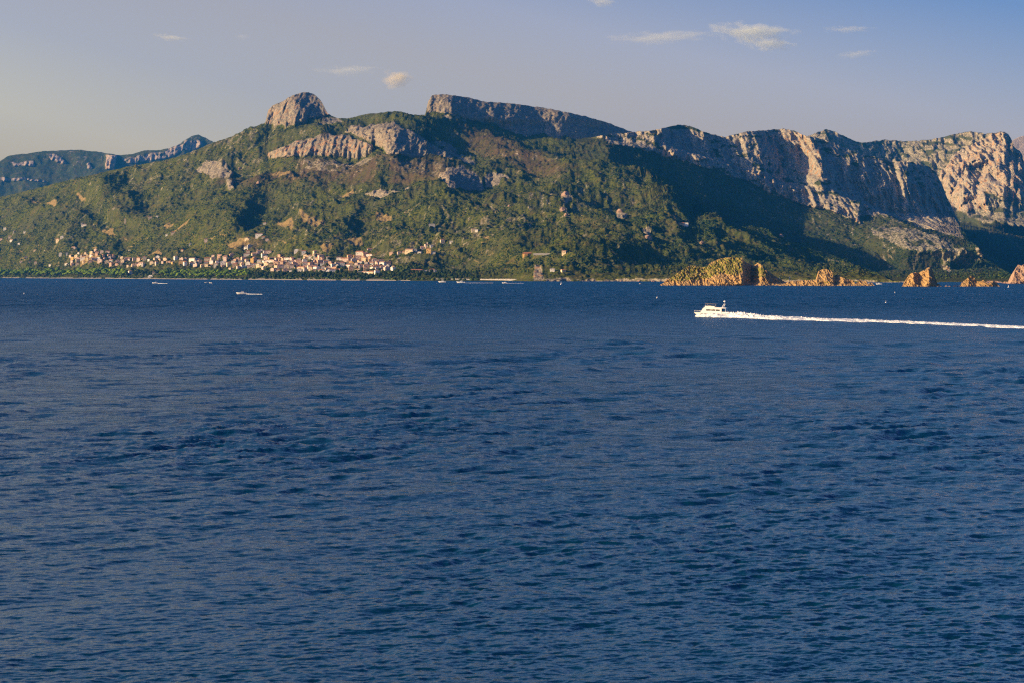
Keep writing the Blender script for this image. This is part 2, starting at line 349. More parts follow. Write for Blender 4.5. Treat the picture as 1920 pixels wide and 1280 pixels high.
# --- limestone range behind it
skyB = [(1080, 262), (1150, 252), (1190, 248), (1215, 246), (1235, 243), (1255, 238), (1275, 234), (1295, 237), (1320, 248), (1345, 255), (1360, 257), (1385, 251), (1400, 247), (1430, 245),
        (1470, 242), (1490, 246), (1510, 255), (1530, 259), (1560, 266), (1600, 285), (1660, 300), (1710, 305), (1745, 314), (1756, 326), (1767, 348), (1778, 376), (1792, 404), (1806, 432), (1818, 452),
        (1832, 462), (1846, 482), (1874, 503), (1902, 520), (1915, 527), (1960, 532)]
shoreB = lerp_pts([(1000, 525.5), (1500, 526.5), (1700, 529.2), (1960, 530)])
def densB(PX, PY):
    return np.where(PY > 515, 8.0, 7.0)
rockB_line = [(1080, 240), (1190, 240), (1560, 240), (1760, 300), (1800, 420), (1812, 455), (1770, 445), (1730, 432), (1690, 418), (1650, 412), (1610, 410), (1560, 398), (1500, 384), (1450, 372), (1400, 345), (1350, 325), (1300, 310), (1255, 296), (1142, 272)]
cliffB = [
    dict(p=rockB_line, d=0.55, rock=0.60, flute=22, rust=0.15, w=4),
    dict(p=[(1225, 246), (1250, 240), (1330, 252), (1345, 300), (1300, 305), (1250, 292)], d=0.25, rock=1, flute=30, rust=0.3, w=4),
    dict(p=[(1420, 262), (1470, 250), (1500, 248), (1530, 270), (1545, 300), (1540, 335), (1500, 330), (1470, 300), (1440, 300), (1420, 290)], d=0.13, rock=1, flute=18, rust=1.3, w=3),
    dict(p=[(1290, 300), (1345, 305), (1420, 345), (1480, 380), (1540, 395), (1520, 360), (1440, 330), (1350, 295)], d=0.22, rock=0.95, flute=26, rust=0.8, w=4),
    dict(p=[(1545, 300), (1600, 310), (1700, 345), (1760, 350), (1790, 415), (1808, 452), (1760, 440), (1700, 415), (1650, 400), (1600, 375), (1560, 350), (1540, 335)], d=0.14, rock=0.98, flute=24, rust=0.35, w=4),
    dict(p=[(1545, 385), (1610, 400), (1612, 420), (1560, 400), (1530, 392)], d=0.25, rock=0.95, flute=22, rust=0.7, w=3),
    dict(p=[(1828, 464), (1842, 466), (1844, 486), (1834, 482)], d=0.3, rock=0.95, rust=0.6, w=2),
    dict(p=[(1764, 494), (1784, 500), (1782, 514), (1770, 508)], d=0.4, rock=0.9, rust=0.6, w=2),
    dict(p=[(1620, 420), (1700, 425), (1800, 455), (1860, 500), (1800, 500), (1700, 470), (1640, 450)], rock=0.5, w=6),
]
def macroB(PX, PY):
    m = np.zeros(PX.shape); k = smooth(470, 400, PY)
    c = PX - 0.22 * (PY - 300)
    saw = lerp_pts([(1080, 600), (1180, 560), (1238, 330), (1252, 330), (1295, 520), (1330, 400), (1372, 360), (1422, 160), (1464, 390), (1474, 360), (1528, 40), (1545, 130), (1672, 860), (1682, 830), (1696, 900), (1810, 1500), (1960, 1700)])
    lower = lerp_pts([(1080, 300), (1240, 280), (1320, 180), (1400, 230), (1500, 130), (1600, 80), (1650, 200), (1800, 700), (1960, 900)])
    mid = lerp_pts([(1080, 262), (1255, 277), (1345, 302), (1480, 345), (1560, 358), (1640, 392), (1700, 420), (1800, 462), (1960, 520)])(PX)
    u = smooth(mid + 5, mid - 4, PY)
    m += (saw(c) * u + lower(PX) * (1 - u)) * k
    sat = lerp_pts([(230, 1500), (300, 1560), (400, 1640), (439, 1592), (470, 1620), (512, 1700), (540, 1700)])(PY)
    m += 4.6 * np.clip(np.minimum(PX, sat) - 1140, 0, None) * smooth(528, 505, PY)
    return m
TB = relief('limestone_range', M['limestone'], 1080, 1960, 1.7, skyB, shoreB, densB, cliffB, 300, macroB, 0.45, 11, rough_sky=1.4, crag=70.0)

# --- cliffs at the far right
skyC = [(1480, 262), (1515, 256), (1535, 248), (1549, 242.5), (1565, 247), (1585, 257), (1605, 265), (1620, 268), (1640, 265), (1655, 262.5), (1690, 265), (1720, 265), (1745, 262), (1770, 257), (1800, 250), (1820, 246.5), (1845, 251), (1870, 249),
        (1884, 247.5), (1891, 252), (1896, 260), (1902, 277), (1913, 284), (1920, 298), (1950, 330), (2100, 400)]
shoreC = lerp_pts([(1400, 522.6), (2200, 523)])
cliffC = [
    dict(p=[(1460, 240), (1900, 240), (2100, 400), (2100, 440), (1920, 435), (1860, 425), (1800, 405), (1740, 400), (1460, 330)], d=0.6, rock=0.50, flute=30, rust=0.15, w=7),
    dict(p=[(1760, 330), (1790, 290), (1840, 262), (1880, 240), (1905, 250), (1925, 270), (1985, 300), (1985, 395), (1890, 375), (1845, 362), (1855, 395), (1800, 400), (1780, 380)], d=0.12, rock=1, flute=34, rust=1.0, w=3),
]
def macroC(PX, PY):
    m = 1400.0 * smooth(520, 430, PY) + lerp_pts([(1480, 800), (1540, 500), (1560, 560), (1650, 900), (1690, 1000), (1800, 500), (1850, 330), (1882, 180), (1892, 290), (1899, 200), (1906, 290), (1912, 230), (1924, 330), (2100, 900)])(PX + 0 * PY)
    m = m + 60 * ridged(PX / 34.0, PY / 60.0, 4, 61) * smooth(440, 400, PY)
    wx_ = PX + 3.5 * noise(PX / 9.0, PY / 9.0, 63); wy_ = PY + 3.5 * noise(PX / 8.0, PY / 8.0, 64)
    cave = np.clip(1 - (((wx_ - 1832) / 18.0) ** 2 + ((wy_ - 322) / 20.0) ** 2), 0, 1)
    return m * smooth(470, 400, PY) + 150 * np.sqrt(cave) + 9.0 * np.clip(PX - 1770, 0, 240) * smooth(402, 424, PY - 0.18 * (PX - 1800)) * smooth(530, 515, PY)
TC = relief('coastal_cliffs', M['limestone'], 1470, 2140, 1.7, skyC, shoreC, lambda a, b: np.where(b > 515, 30.0, 8.0), cliffC, 230, macroC, 0.8, 23, rough_sky=1.4, crag=95.0)

# --- distant ridges
skyD = [(-400, 330), (-60, 318), (0, 303), (14, 294), (30, 290), (55, 288), (80, 284), (110, 282.5), (145, 281), (175, 284), (200, 288), (222, 291), (245, 290), (262, 286), (270, 282.5), (300, 282), (320, 278), (337, 270), (350, 261), (360, 255), (372, 253.5), (385, 259), (404, 269), (440, 285), (560, 300)]
cliffD = [dict(p=[(197, 318), (199, 292), (222, 292), (214, 320)], d=0.1, rock=1, flute=30, rust=1.0, w=2),
          dict(p=[(222, 300), (260, 290), (300, 284), (345, 262), (375, 262), (390, 272), (300, 300), (240, 310)], d=0.5, rock=0.62, flute=20, rust=0.3, w=4),
          dict(p=[(22, 306), (62, 303), (66, 312), (24, 312)], rock=0.8, w=2), dict(p=[(95, 300), (84, 288), (110, 290), (128, 306), (110, 304)], rock=0.75, rust=0.4, w=2),
          dict(p=[(0, 336), (85, 338), (85, 341), (0, 340)], rock=1.0, w=1), dict(p=[(162, 306), (170, 304), (172, 318), (165, 318)], rock=0.85, w=2)]
TD = relief('distant_range', M['far'], -400, 560, 2.0, skyD, lambda p: 518.3 + 0 * p, lambda a, b: 7.0 + 0 * b, cliffD, 150, lambda a, b: 500 * smooth(510, 440, b), 0.9, 31, lump=0.6, rough_sky=0.8, crag=50.0)
skyE = [(1860, 300), (1890, 270), (1903, 261), (1912, 257), (1925, 254), (1960, 250), (2200, 270)]
TE = relief('distant_cape', M['far'], 1860, 2200, 3.0, skyE, lambda p: 519.5 + 0 * p, lambda a, b: 7.0 + 0 * b, [dict(p=[(1860, 250), (2200, 250), (2200, 330), (1860, 330)], rock=0.6, w=5)], 100, lambda a, b: 2500 * smooth(510, 440, b), 0.9, 37, rough_sky=0.8)

# ------------------------------------------------------------------ sea
def sea_mat():
    n = NT('sea_water')
    sep = n.t.nodes.new('ShaderNodeSeparateXYZ'); n.link(n.pos(), sep.inputs[0])
    far = n.math('MULTIPLY', n.math('SUBTRACT', sep.outputs[1], 90.0), 1 / 900.0, True)     # distance factor; dimmer sky reflection far out is painted into colour and specular
    big = n.noise(0.010, 4, 0.6, mult=(0.35, 1.6, 1))
    gust = n.math('ADD', 0.55, n.math('MULTIPLY', big, 0.9))
    w1 = n.noise(1.3, 5, 0.62, mult=(0.5, 1.0, 1)); w2 = n.noise(0.16, 4, 0.6, mult=(0.35, 1.0, 1))
    h1 = n.math('MULTIPLY', n.math('MULTIPLY', w1, gust), n.math('ADD', 0.16, n.math('MULTIPLY', far, 2.8)))
    h2 = n.math('MULTIPLY', n.math('MULTIPLY', w2, gust), n.math('ADD', 0.15, n.math('MULTIPLY', far, 4.0)))
    h3 = n.math('MULTIPLY', n.noise(0.028, 4, 0.7, mult=(0.55, 1.0, 1)), far)
    rip = n.math('MULTIPLY', n.math('MULTIPLY', n.ramp(n.noise(1.0, 4, 0.7, mult=(0.40, 0.10, 1)), [(0.42, 0.0), (0.58, 1.3)]), n.ramp(n.noise(1.0, 4, 0.7, mult=(0.10, 0.018, 1)), [(0.42, 0.05), (0.58, 1.4)])), n.ramp(n.noise(1.0, 3, 0.6, mult=(0.02, 0.004, 1)), [(0.35, 0.5), (0.65, 1.0)]))  # ripple reflections of the far water, painted as specular patches
    b = n.bump(h3, 1.0, 8.0); b = n.bump(h2, 1.0, 1.6, b); b = n.bump(h1, 1.0, 0.5, b)
    n.b.inputs['IOR'].default_value = 1.33; n.b.inputs['Specular Tint'].default_value = (0.55, 0.92, 1.0, 1)
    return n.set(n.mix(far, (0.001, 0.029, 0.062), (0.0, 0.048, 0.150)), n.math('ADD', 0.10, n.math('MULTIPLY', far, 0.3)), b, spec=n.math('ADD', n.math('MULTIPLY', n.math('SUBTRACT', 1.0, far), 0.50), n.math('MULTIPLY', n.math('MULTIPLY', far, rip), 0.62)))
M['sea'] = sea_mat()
def build_sea():
    # a fan of wavelet-sized cells close to the viewer, real waves; the far sheet carries on flat to the horizon
    rows = np.concatenate([HZ + 60160.0 / np.linspace(24, 73, 60), np.linspace(1330, 1000, 400), np.linspace(999, 700, 380), np.linspace(699, 600, 160), np.linspace(599.5, 540, 100), np.linspace(539, 521, 60)])
    Y = ground_y(rows)[:, None]; sd = 36 * (1.034 ** np.arange(1, 150) - 1) / 0.034 * 0.06
    core = np.linspace(-60, 1980, 1500); px = np.concatenate([-60 - sd[::-1], core, 1980 + sd])[None, :]
    pitch = np.gradient(px[0])[None, :] / F; edge_ = smooth(0.55, 1.0, np.maximum(-60 - px, px - 1980) / sd[-1])
    X = wx(px, Y); Yf = Y + 0 * X
    th = R(16); a2 = X * math.cos(th) + Yf * math.sin(th); b2 = -X * math.sin(th) + Yf * math.cos(th)
    th = R(42); a = X * math.cos(th) + Yf * math.sin(th); b = -X * math.sin(th) + Yf * math.cos(th)
    cell = Yf * Yf / 60160.0 * 0.85; cell = np.maximum(cell, pitch * Yf * 0.55); z = 0; gust = 0.75 + 0.55 * fbm(X / 45.0, Yf / 110.0, 3, 77)
    for k, L in enumerate((0.24, 0.45, 0.9, 1.8, 3.6, 7.5, 15.0)):
        q = 0 if k < 3 else 1
        nn = noise((a if q else a2) / L / (2.3 if q else 1.8), (b if q else b2) / L, 70 + k)
        c_ = L / cell; z = z + 0.12 * L * (0.5 - np.abs(nn) * 1.3 + 0.5 * nn) * smooth(0.7, 2.4, c_) * (0.24 + 0.76 * smooth(16.0, 4.0, c_)) * (1.0 if L < 5 else 0.55)
    z = z * np.clip(gust, 0.25, 1.5); fade = 1.0 - 0.75 * smooth(350, 800, Yf)
    near_ = smooth(30.0, 24.0, Yf); z = z * fade * (1 - edge_) * (1 - near_) - 1.19 * np.maximum(edge_, near_)
    V = np.stack([X, Yf, z], -1).reshape(-1, 3)
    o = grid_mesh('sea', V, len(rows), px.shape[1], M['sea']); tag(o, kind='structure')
    xs = np.linspace(-40000, 40000, 9); ys = np.array([-3000, 60, 60.001, 8000, 70000.0])
    V = np.array([(x, y, -1.2) for y in (-3000, 8000, 70000.0) for x in xs])
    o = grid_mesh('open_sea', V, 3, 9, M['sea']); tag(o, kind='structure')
build_sea()

# ------------------------------------------------------------------ haze
def haze():
    me = bpy.data.meshes.new('haze'); bm = bmesh.new(); bmesh.ops.create_cube(bm, size=1.0); bm.to_mesh(me); bm.free()
    m = bpy.data.materials.new('haze_air'); m.use_nodes = True; t = m.node_tree; t.nodes.clear()
    o_ = t.nodes.new('ShaderNodeOutputMaterial'); v = t.nodes.new('ShaderNodeVolumePrincipled')
    v.inputs['Color'].default_value = (0.03, 0.34, 1.0, 1); v.inputs['Density'].default_value = 1.7e-5; v.inputs['Anisotropy'].default_value = 0.0
    t.links.new(v.outputs[0], o_.inputs['Volume']); me.materials.append(m)
    o = bpy.data.objects.new('haze', me); C.objects.link(o)
    o.scale = (22000, 20500, 1500); o.location = (0, 9000, 700); tag(o, kind='stuff')
haze()

# ------------------------------------------------------------------ reading the ground of the mountain
def ground(T, px, py):
    """the point of the built hillside that is met on the sight line (px, py)"""
    i = int(round((px - T['px'][0]) / (T['px'][1] - T['px'][0]))); i = max(0, min(len(T['px']) - 1, i))
    Y = T['Y'][:, i]; Z = T['Z'][:, i]; row = HZ - (Z - H) / Y * F
    k = np.argmax(row <= py); k = max(k, 1) if row[k] <= py else len(row) - 1
    y = Y[k]
    return Vector((wx(px, y), y, Z[k]))

# ------------------------------------------------------------------ mesh helpers for objects
class MB:
    def __init__(s): s.v = []; s.f = []
    def box(s, x0, x1, y0, y1, z0, z1):
        b = len(s.v); s.v += [(x0, y0, z0), (x1, y0, z0), (x1, y1, z0), (x0, y1, z0), (x0, y0, z1), (x1, y0, z1), (x1, y1, z1), (x0, y1, z1)]
        s.f += [tuple(b + i for i in q) for q in ((0, 3, 2, 1), (4, 5, 6, 7), (0, 1, 5, 4), (1, 2, 6, 5), (2, 3, 7, 6), (3, 0, 4, 7))]; return s
    def loft(s, rings, cap0=True, cap1=True, closed=True):
        b = len(s.v); n = len(rings[0])
        for r in rings: s.v += [tuple(p) for p in r]
        for j in range(len(rings) - 1):
            for i in range(n if closed else n - 1):
                a = b + j * n + i; c = b + j * n + (i + 1) % n
                s.f.append((a, c, c + n, a + n))
        if cap0: s.f.append(tuple(b + i for i in range(n))[::-1])
        if cap1: s.f.append(tuple(b + (len(rings) - 1) * n + i for i in range(n)))
        return s
    def tube(s, p0, p1, r0, r1=None, n=8):
        p0 = Vector(p0); p1 = Vector(p1); r1 = r0 if r1 is None else r1
        q = (p1 - p0).to_track_quat('Z', 'Y'); rings = []
        for p, r in ((p0, r0), (p1, r1)):
            rings.append([p + q @ Vector((r * math.cos(a), r * math.sin(a), 0)) for a in [2 * math.pi * k / n for k in range(n)]])
        return s.loft(rings)
    def mesh(s, name, mat, smooth_=False, mats=None):
        me = bpy.data.meshes.new(name); me.from_pydata([tuple(p) for p in s.v], [], s.f); me.materials.append(mat)
        bm = bmesh.new(); bm.from_mesh(me); bmesh.ops.recalc_face_normals(bm, faces=bm.faces[:]); bm.to_mesh(me); bm.free()
        if smooth_: me.polygons.foreach_set('use_smooth', [True] * len(me.polygons))
        me.update(); return me
    def build(s, name, mat, parent=None, smooth_=False):
        return put(name, s.mesh(name, mat, smooth_), parent)
def put(name, me, parent=None, loc=(0, 0, 0), rz=0.0, sc=1.0):
    o = bpy.data.objects.new(name, me); C.objects.link(o)
    if parent is not None: o.parent = parent
    o.location = loc; o.rotation_euler = (0, 0, rz); o.scale = (sc, sc, sc) if isinstance(sc, (int, float)) else sc
    return o
def empty(name, loc, rz=0.0):
    o = bpy.data.objects.new(name, None); C.objects.link(o); o.location = loc; o.rotation_euler = (0, 0, rz); o.empty_display_size = 1; return o
def plain(name, col, rough=0.8, spec=0.3, var=0.12, scale=0.6):
    n = NT(name); f = n.noise(scale, 3, 0.6)
    c = n.mix(f, tuple(v * (1 - var) for v in col), tuple(min(1, v * (1 + var)) for v in col))
    return n.set(c, rough, spec=spec)

# ------------------------------------------------------------------ scrub and woodland on the slopes (uncountable)
def scrub(name, T, count, mat, seed, x0, x1, y0, y1, size=(3.2, 6.5), rockmax=0.3, zmin=2.5):
    r = np.random.RandomState(seed)
    nr, nc = T['Y'].shape; n = count * 2
    p0, p1 = T['px'][0], T['px'][-1]; c0, c1 = [np.clip((x - p0) / (p1 - p0), 0, 1) * (nc - 2) for x in (x0, x1)]
    r1 = (nr - 2) if y0 < 500 else nr * 0.14
    ci = c0 + r.rand(n) * (c1 - c0); ri = r.rand(n) * r1
    i, j = ri.astype(int), ci.astype(int); fi = (ri - i)
    Y = T['Y'][i, j] * (1 - fi) + T['Y'][i + 1, j] * fi; Z = T['Z'][i, j] * (1 - fi) + T['Z'][i + 1, j] * fi
    px = T['px'][j]; X = wx(px, Y); py = T['PY'][i, j]
    rk = T['rock'][i, j]; so = T['soil'][i, j]
    dens = noise(X / 90.0, Y / 200.0, seed + 1) + 0.6 * noise(X / 30.0, Y / 60.0, seed + 2)
    ok = (px > x0) & (px < x1) & (py > y0) & (py < y1) & (rk < rockmax) & (so < 0.4) & (T['dry'][i, j] < 0.3 + 0.9 * r.rand(n) ** 2) & (Z > zmin) & (dens + 0.5 > r.rand(n) * 1.15)
    idx = np.nonzero(ok)[0][:count]; m = len(idx); X, Y, Z = X[idx], Y[idx], Z[idx]
    t = (1 + 5 ** 0.5) / 2
    ico = np.array([(-1, t, 0), (1, t, 0), (-1, -t, 0), (1, -t, 0), (0, -1, t), (0, 1, t), (0, -1, -t), (0, 1, -t), (t, 0, -1), (t, 0, 1), (-t, 0, -1), (-t, 0, 1)]); ico /= np.linalg.norm(ico[0])
    fc = np.array([(0, 11, 5), (0, 5, 1), (0, 1, 7), (0, 7, 10), (0, 10, 11), (1, 5, 9), (5, 11, 4), (11, 10, 2), (10, 7, 6), (7, 1, 8), (3, 9, 4), (3, 4, 2), (3, 2, 6), (3, 6, 8), (3, 8, 9), (4, 9, 5), (2, 4, 11), (6, 2, 10), (8, 6, 7), (9, 8, 1)])
    s_ = (size[0] + (size[1] - size[0]) * r.rand(m) ** 2.2) / 2
    V = ico[None] * (0.75 + 0.5 * r.rand(m, 12, 1)) * s_[:, None, None] * np.array([1.15, 1.15, 0.85])
    V = V + np.stack([X, Y, Z + 0.25 * s_], -1)[:, None, :]
    me = bpy.data.meshes.new(name); V = V.reshape(-1, 3)
    Fc = (fc[None] + (np.arange(m) * 12)[:, None, None]).reshape(-1, 3)
    me.vertices.add(len(V)); me.vertices.foreach_set('co', V.astype(np.float32).ravel())
    me.loops.add(len(Fc) * 3); me.loops.foreach_set('vertex_index', Fc.astype(np.int32).ravel())
    me.polygons.add(len(Fc)); me.polygons.foreach_set('loop_start', (np.arange(len(Fc)) * 3).astype(np.int32)); me.update(calc_edges=True)
    at = me.attributes.new('tone', 'FLOAT', 'POINT'); at.data.foreach_set('value', np.repeat(r.rand(m), 12).astype(np.float32))
    me.materials.append(mat); o = put(name, me); tag(o, kind='stuff'); return o
n = NT('scrub_leaves')
pt = n.noise(0.004, 3, 0.6)
c_ = n.ramp(n.math('ADD', n.math('MULTIPLY', n.attr('tone'), 0.7), n.math('MULTIPLY', pt, 0.4)), [(0.15, (0.009, 0.018, 0.006)), (0.55, (0.024, 0.048, 0.010)), (0.85, (0.060, 0.084, 0.013)), (1.0, (0.13, 0.12, 0.03))])
M['scrub'] = n.set(c_, 0.95, spec=0.1)
scrub('scrub', TA, 130000, M['scrub'], 201, -60, 1700, 225, 516, size=(2.6, 5.6))
scrub('undergrowth', TA, 9000, M['scrub'], 203, -60, 900, 511, 527.0, size=(4.0, 10.0), zmin=1.0)
scrub('woodland', TB, 26000, M['scrub'], 202, 1180, 1930, 240, 524, rockmax=0.45)

# ------------------------------------------------------------------ beach
def beach():
    pxs = TA['px']; sel = np.nonzero((pxs > -200) & (pxs < 806))[0]; rows = []
    for j in range(8):
        t = j / 7.0
        k = 0.2 + 3.0 * t; kk = int(k)
        Yv = TA['Y'][kk, sel]; Zv = TA['Z'][kk, sel]
        wid = 1 + 0.4 * noise(pxs[sel] / 30.0, pxs[sel] * 0, 88)
        rows.append(np.stack([wx(pxs[sel], Yv), Yv, Zv + 0.5 * wid * smooth(800, 740, pxs[sel]) - 0.25 + (-1.2 if j == 0 else 0) - 0.6 * smooth(0.2, 0.5, noise(pxs[sel] / 22.0, pxs[sel] * 0, 89))], -1))
    V = np.array(rows).reshape(-1, 3)
    M['sand'] = plain('beach_sand', (0.30, 0.26, 0.20), 0.95, 0.1, 0.3, 0.05)
    tag(grid_mesh('beach', V, 8, len(sel), M['sand']), kind='structure')
beach()

# ------------------------------------------------------------------ islets
def rock_mat(name, a, b, veg=True):
    n = NT(name)
    fine = n.noise(0.7, 5, 0.65); mid = n.noise(0.30, 5, 0.7); strk = n.noise(0.35, 4, 0.6, mult=(1, 1, 0.3))
    col = n.mix(n.ramp(strk, [(0.35, 0.0), (0.65, 1.0)]), b, a)
    col = n.mix(n.ramp(fine, [(0.45, 0.0), (0.75, 0.7)]), col, tuple(v * 0.55 for v in a))
    if veg:
        g = n.mix(fine, (0.08, 0.10, 0.014), (0.21, 0.21, 0.025))
        vm = n.ramp(n.math('ADD', n.attr('veg'), n.math('MULTIPLY', n.math('SUBTRACT', mid, 0.5), 1.3)), [(0.46, 0.0), (0.58, 1.0)])
        col = n.mix(vm, col, g)
    return n.set(col, 0.92, n.bump(fine, 0.9, 0.6), spec=0.15)
M['islet'] = rock_mat('islet_rock', (0.50, 0.32, 0.13), (0.28, 0.18, 0.08))
M['islet_pink'] = rock_mat('pale_rock', (0.46, 0.30, 0.20), (0.25, 0.17, 0.13), False)
def islet(label, prof, wl, dens, front, amp, veg, cat='islet', mat='islet', back=45.0, seed=300, step=0.45, nrow=70, rec=0.9, name='rocky_islet'):
    Y0 = ground_y(wl); pf = lerp_pts(prof); px = np.arange(prof[0][0], prof[-1][0] + step, step); nc = len(px); up = F / Y0
    top = pf(px) - 0.8 * np.abs(noise(px / 5.0, px * 0, seed)) * 2 - 0.5 * noise(px / 1.7, px * 0, seed + 1)
    top = np.minimum(top, wl + 0.3)
    t = np.linspace(0, 1, nrow)[:, None]; bot = wl + 1.2
    PY = bot + (top[None] - bot) * t; PX = px[None, :] + 0 * PY
    d = dens * (bot - PY) + rec * np.clip(wl - PY, 0, 99) ** 1.4 * 0.12
    Y = Y0 + d + (lerp_pts(front)(px)[None, :] * smooth(bot + 1, wl - 7, PY)) 
    X = wx(PX, Y); Zs = (wl - PY) / up
    e = smooth(0, 3, PY - top[None])
    Y = Y - amp * 1.3 * (ridged(X / 13.0 + Zs / 25, Zs / 12.0, 5, seed + 3, 0.62) - 0.8) - amp * 0.6 * ridged(X / 4.5, Zs / 5.5, 3, seed + 4)
    Z = wz(PY, Y) + e * 0.5 * amp * 0.3 * noise(X / 2.5, Y / 2.5, seed + 5)
    X = wx(PX, Y)
    nb = 10; kb = (np.arange(1, nb + 1) / nb)[:, None]
    Yb = Y[-1:] + back * kb * np.clip(Z[-1:] / 12.0, 0.1, 1.3); Zb = Z[-1:] * (1 - kb ** 1.6) - 2 * kb + 1.2 * noise(X[-1:] / 6, Yb / 6, seed + 6) * (1 - kb)
    X = np.vstack([X, X[-1:] + 0 * Yb]); Yv = np.vstack([Y, Yb]); Z = np.vstack([Z, Zb])
    PXn = np.vstack([PX, np.repeat(px[None], nb, 0)]); 
    V_ = np.zeros(X.shape)
    PYn = np.vstack([PY, np.repeat(PY[-1:], nb, 0)])
    for p in veg: V_ = np.maximum(V_, smooth(-4, 4, poly_sd(p, PXn + 2.5 * noise(PXn / 5, PYn / 5, 9), PYn)) * 0.56)
    cx = wx((px[0] + px[-1]) / 2, Y0); V = np.stack([X - cx, Yv - Y0, Z], -1).reshape(-1, 3)
    o = grid_mesh(name, V, X.shape[0], nc, M[mat], {'veg': V_}); o.location = (cx, Y0, 0)
    return tag(o, label, cat)
islet('large rugged orange rock islet with green scrub and a dark shaded cleft', [(1237, 536.5), (1242, 533), (1249, 526), (1261, 520), (1270, 513), (1278, 508), (1287, 503), (1296, 499), (1307, 499.5), (1316, 502), (1325, 501.5), (1331, 495), (1344, 488), (1355, 485), (1366, 483.5), (1380, 483.5), (1392, 485.5), (1396, 491), (1405, 495), (1414, 499), (1421, 493.5), (1427, 498), (1433, 499.5), (1439, 508), (1453, 518), (1468, 527), (1478, 534), (1484, 536.8)],
      536.0, 0.9, [(1237, 20), (1262, 6), (1290, 4), (1318, 8), (1332, 2), (1345, -4), (1375, -10), (1392, -12), (1398, 14), (1410, 40), (1421, 14), (1427, -2), (1436, 2), (1446, 16), (1484, 50)], 2.9,
      [[(1252, 524), (1270, 508), (1296, 496), (1322, 498), (1345, 486), (1368, 480), (1394, 482), (1396, 508), (1384, 520), (1350, 514), (1330, 524), (1290, 529), (1256, 530)], [(1412, 500), (1434, 497), (1440, 520), (1416, 524)]], seed=301)
islet('low orange rock shelf with one square rock block standing on it', [(1458, 537.2), (1470, 533), (1481, 529), (1496, 527.5), (1508, 526), (1522, 526), (1532, 524.5), (1535.5, 509), (1541, 506.5), (1548.6, 505), (1556, 507), (1560.6, 508.5), (1563, 517.5), (1570, 515.5), (1580, 522), (1590, 524), (1599, 526), (1604, 533), (1613, 525), (1618, 529), (1623, 527), (1628, 534), (1633, 531), (1637, 533), (1640, 537.2)],
      536.6, 1.1, [(1458, 12), (1530, 0), (1536, -4), (1550, -6), (1562, -2), (1566, 12), (1580, 4), (1604, 10), (1640, 12)], 2.4, [[(1528, 530), (1560, 527), (1560, 533), (1526, 534)]], seed=311, back=30)
islet('jagged golden sea stack leaning up to a single right hand peak', [(1690.5, 538.8), (1694, 533), (1700, 523), (1707, 514), (1716, 511.5), (1722, 513), (1731, 508), (1734, 510), (1738, 504), (1745, 501.5), (1749, 508), (1755, 525), (1757, 533), (1763, 535.5), (1766, 538.8)],
      538.0, 0.55, [(1690, 14), (1712, -2), (1724, 8), (1742, -6), (1750, 4), (1756, 20), (1766, 24)], 2.6, [], seed=321, back=26)
islet('low golden islet with a rounded hump at its end, beside the golden sea stack', [(1796, 538.6), (1800, 536), (1805, 529.5), (1810, 526), (1817, 520), (1826.6, 518.7), (1831, 528), (1837, 529), (1843, 526.5), (1848, 530), (1853, 532), (1860, 529), (1867, 529.5), (1872, 535), (1875, 538.6)],
      537.8, 0.8, [(1796, 10), (1816, -3), (1830, 6), (1845, 0), (1860, -2), (1875, 12)], 2.2, [], seed=331, back=20)
islet('tall pinkish pinnacle islet cut by the picture edge', [(1893, 533.6), (1900, 524), (1903, 508), (1910, 497), (1916, 499), (1924, 494), (1936, 503), (1950, 520), (1966, 533.6)],
      532.5, 0.7, [(1893, 20), (1903, 0), (1924, -6), (1966, 20)], 3.0, [], mat='islet_pink', seed=341, back=40)
# skerries: low pale rocks awash
SK = [(1640, 1652, 534.5, 533.4, 'islet_pink', 'small pale rock awash just off the square rock shelf'), (1770, 1783, 536.8, 538.0, 'islet_pink', 'flat pale rock awash between the two golden islets'),
      (1786, 1797, 535.8, 537.8, 'islet_pink', 'small pointed rock close against the low golden islet'), (1878, 1894, 528.5, 532.0, 'islet_pink', 'long low pale rock before the tall pinnacle'),
      (1845, 1880, 527.2, 530.5, 'islet_pink', 'long pale pink reef behind the low golden islet')]
for i_, (a_, b_, tp, wl, mt, lb) in enumerate(SK):
    islet(lb, [(a_, wl + .3), (a_ + (b_ - a_) * .3, tp), (a_ + (b_ - a_) * .6, tp + 1.1), (a_ + (b_ - a_) * .8, tp + .2), (b_, wl + .3)], wl, 1.0, [(a_, 0), (b_, 2)], 1.0, [], cat='rock', mat=mt, seed=350 + i_, back=10, nrow=14, name='sea_rock')

# ------------------------------------------------------------------ town
WALLS = {'white': (0.78, 0.74, 0.68), 'cream': (0.64, 0.52, 0.35), 'pink': (0.62, 0.48, 0.40), 'ochre': (0.62, 0.40, 0.14), 'grey': (0.42, 0.40, 0.38), 'salmon': (0.58, 0.39, 0.27)}
ROOFS = {'terracotta': (0.40, 0.17, 0.085), 'brown': (0.22, 0.125, 0.085), 'pale tile': (0.46, 0.27, 0.18), 'grey': (0.30, 0.27, 0.26)}
for k_, c_ in WALLS.items(): M['wall_' + k_] = plain('plaster_' + k_, c_, 0.9, 0.2, 0.10, 0.5)
for k_, c_ in ROOFS.items(): M['roof_' + k_] = plain('roof_' + k_.replace(' ', '_'), c_, 0.9, 0.2, 0.25, 1.3)
M['window'] = plain('window_glass', (0.03, 0.035, 0.045), 0.15, 0.5, 0.1); M['door'] = plain('door_wood', (0.10, 0.05, 0.03), 0.7)
M['concrete'] = plain('concrete', (0.42, 0.40, 0.37), 0.9)
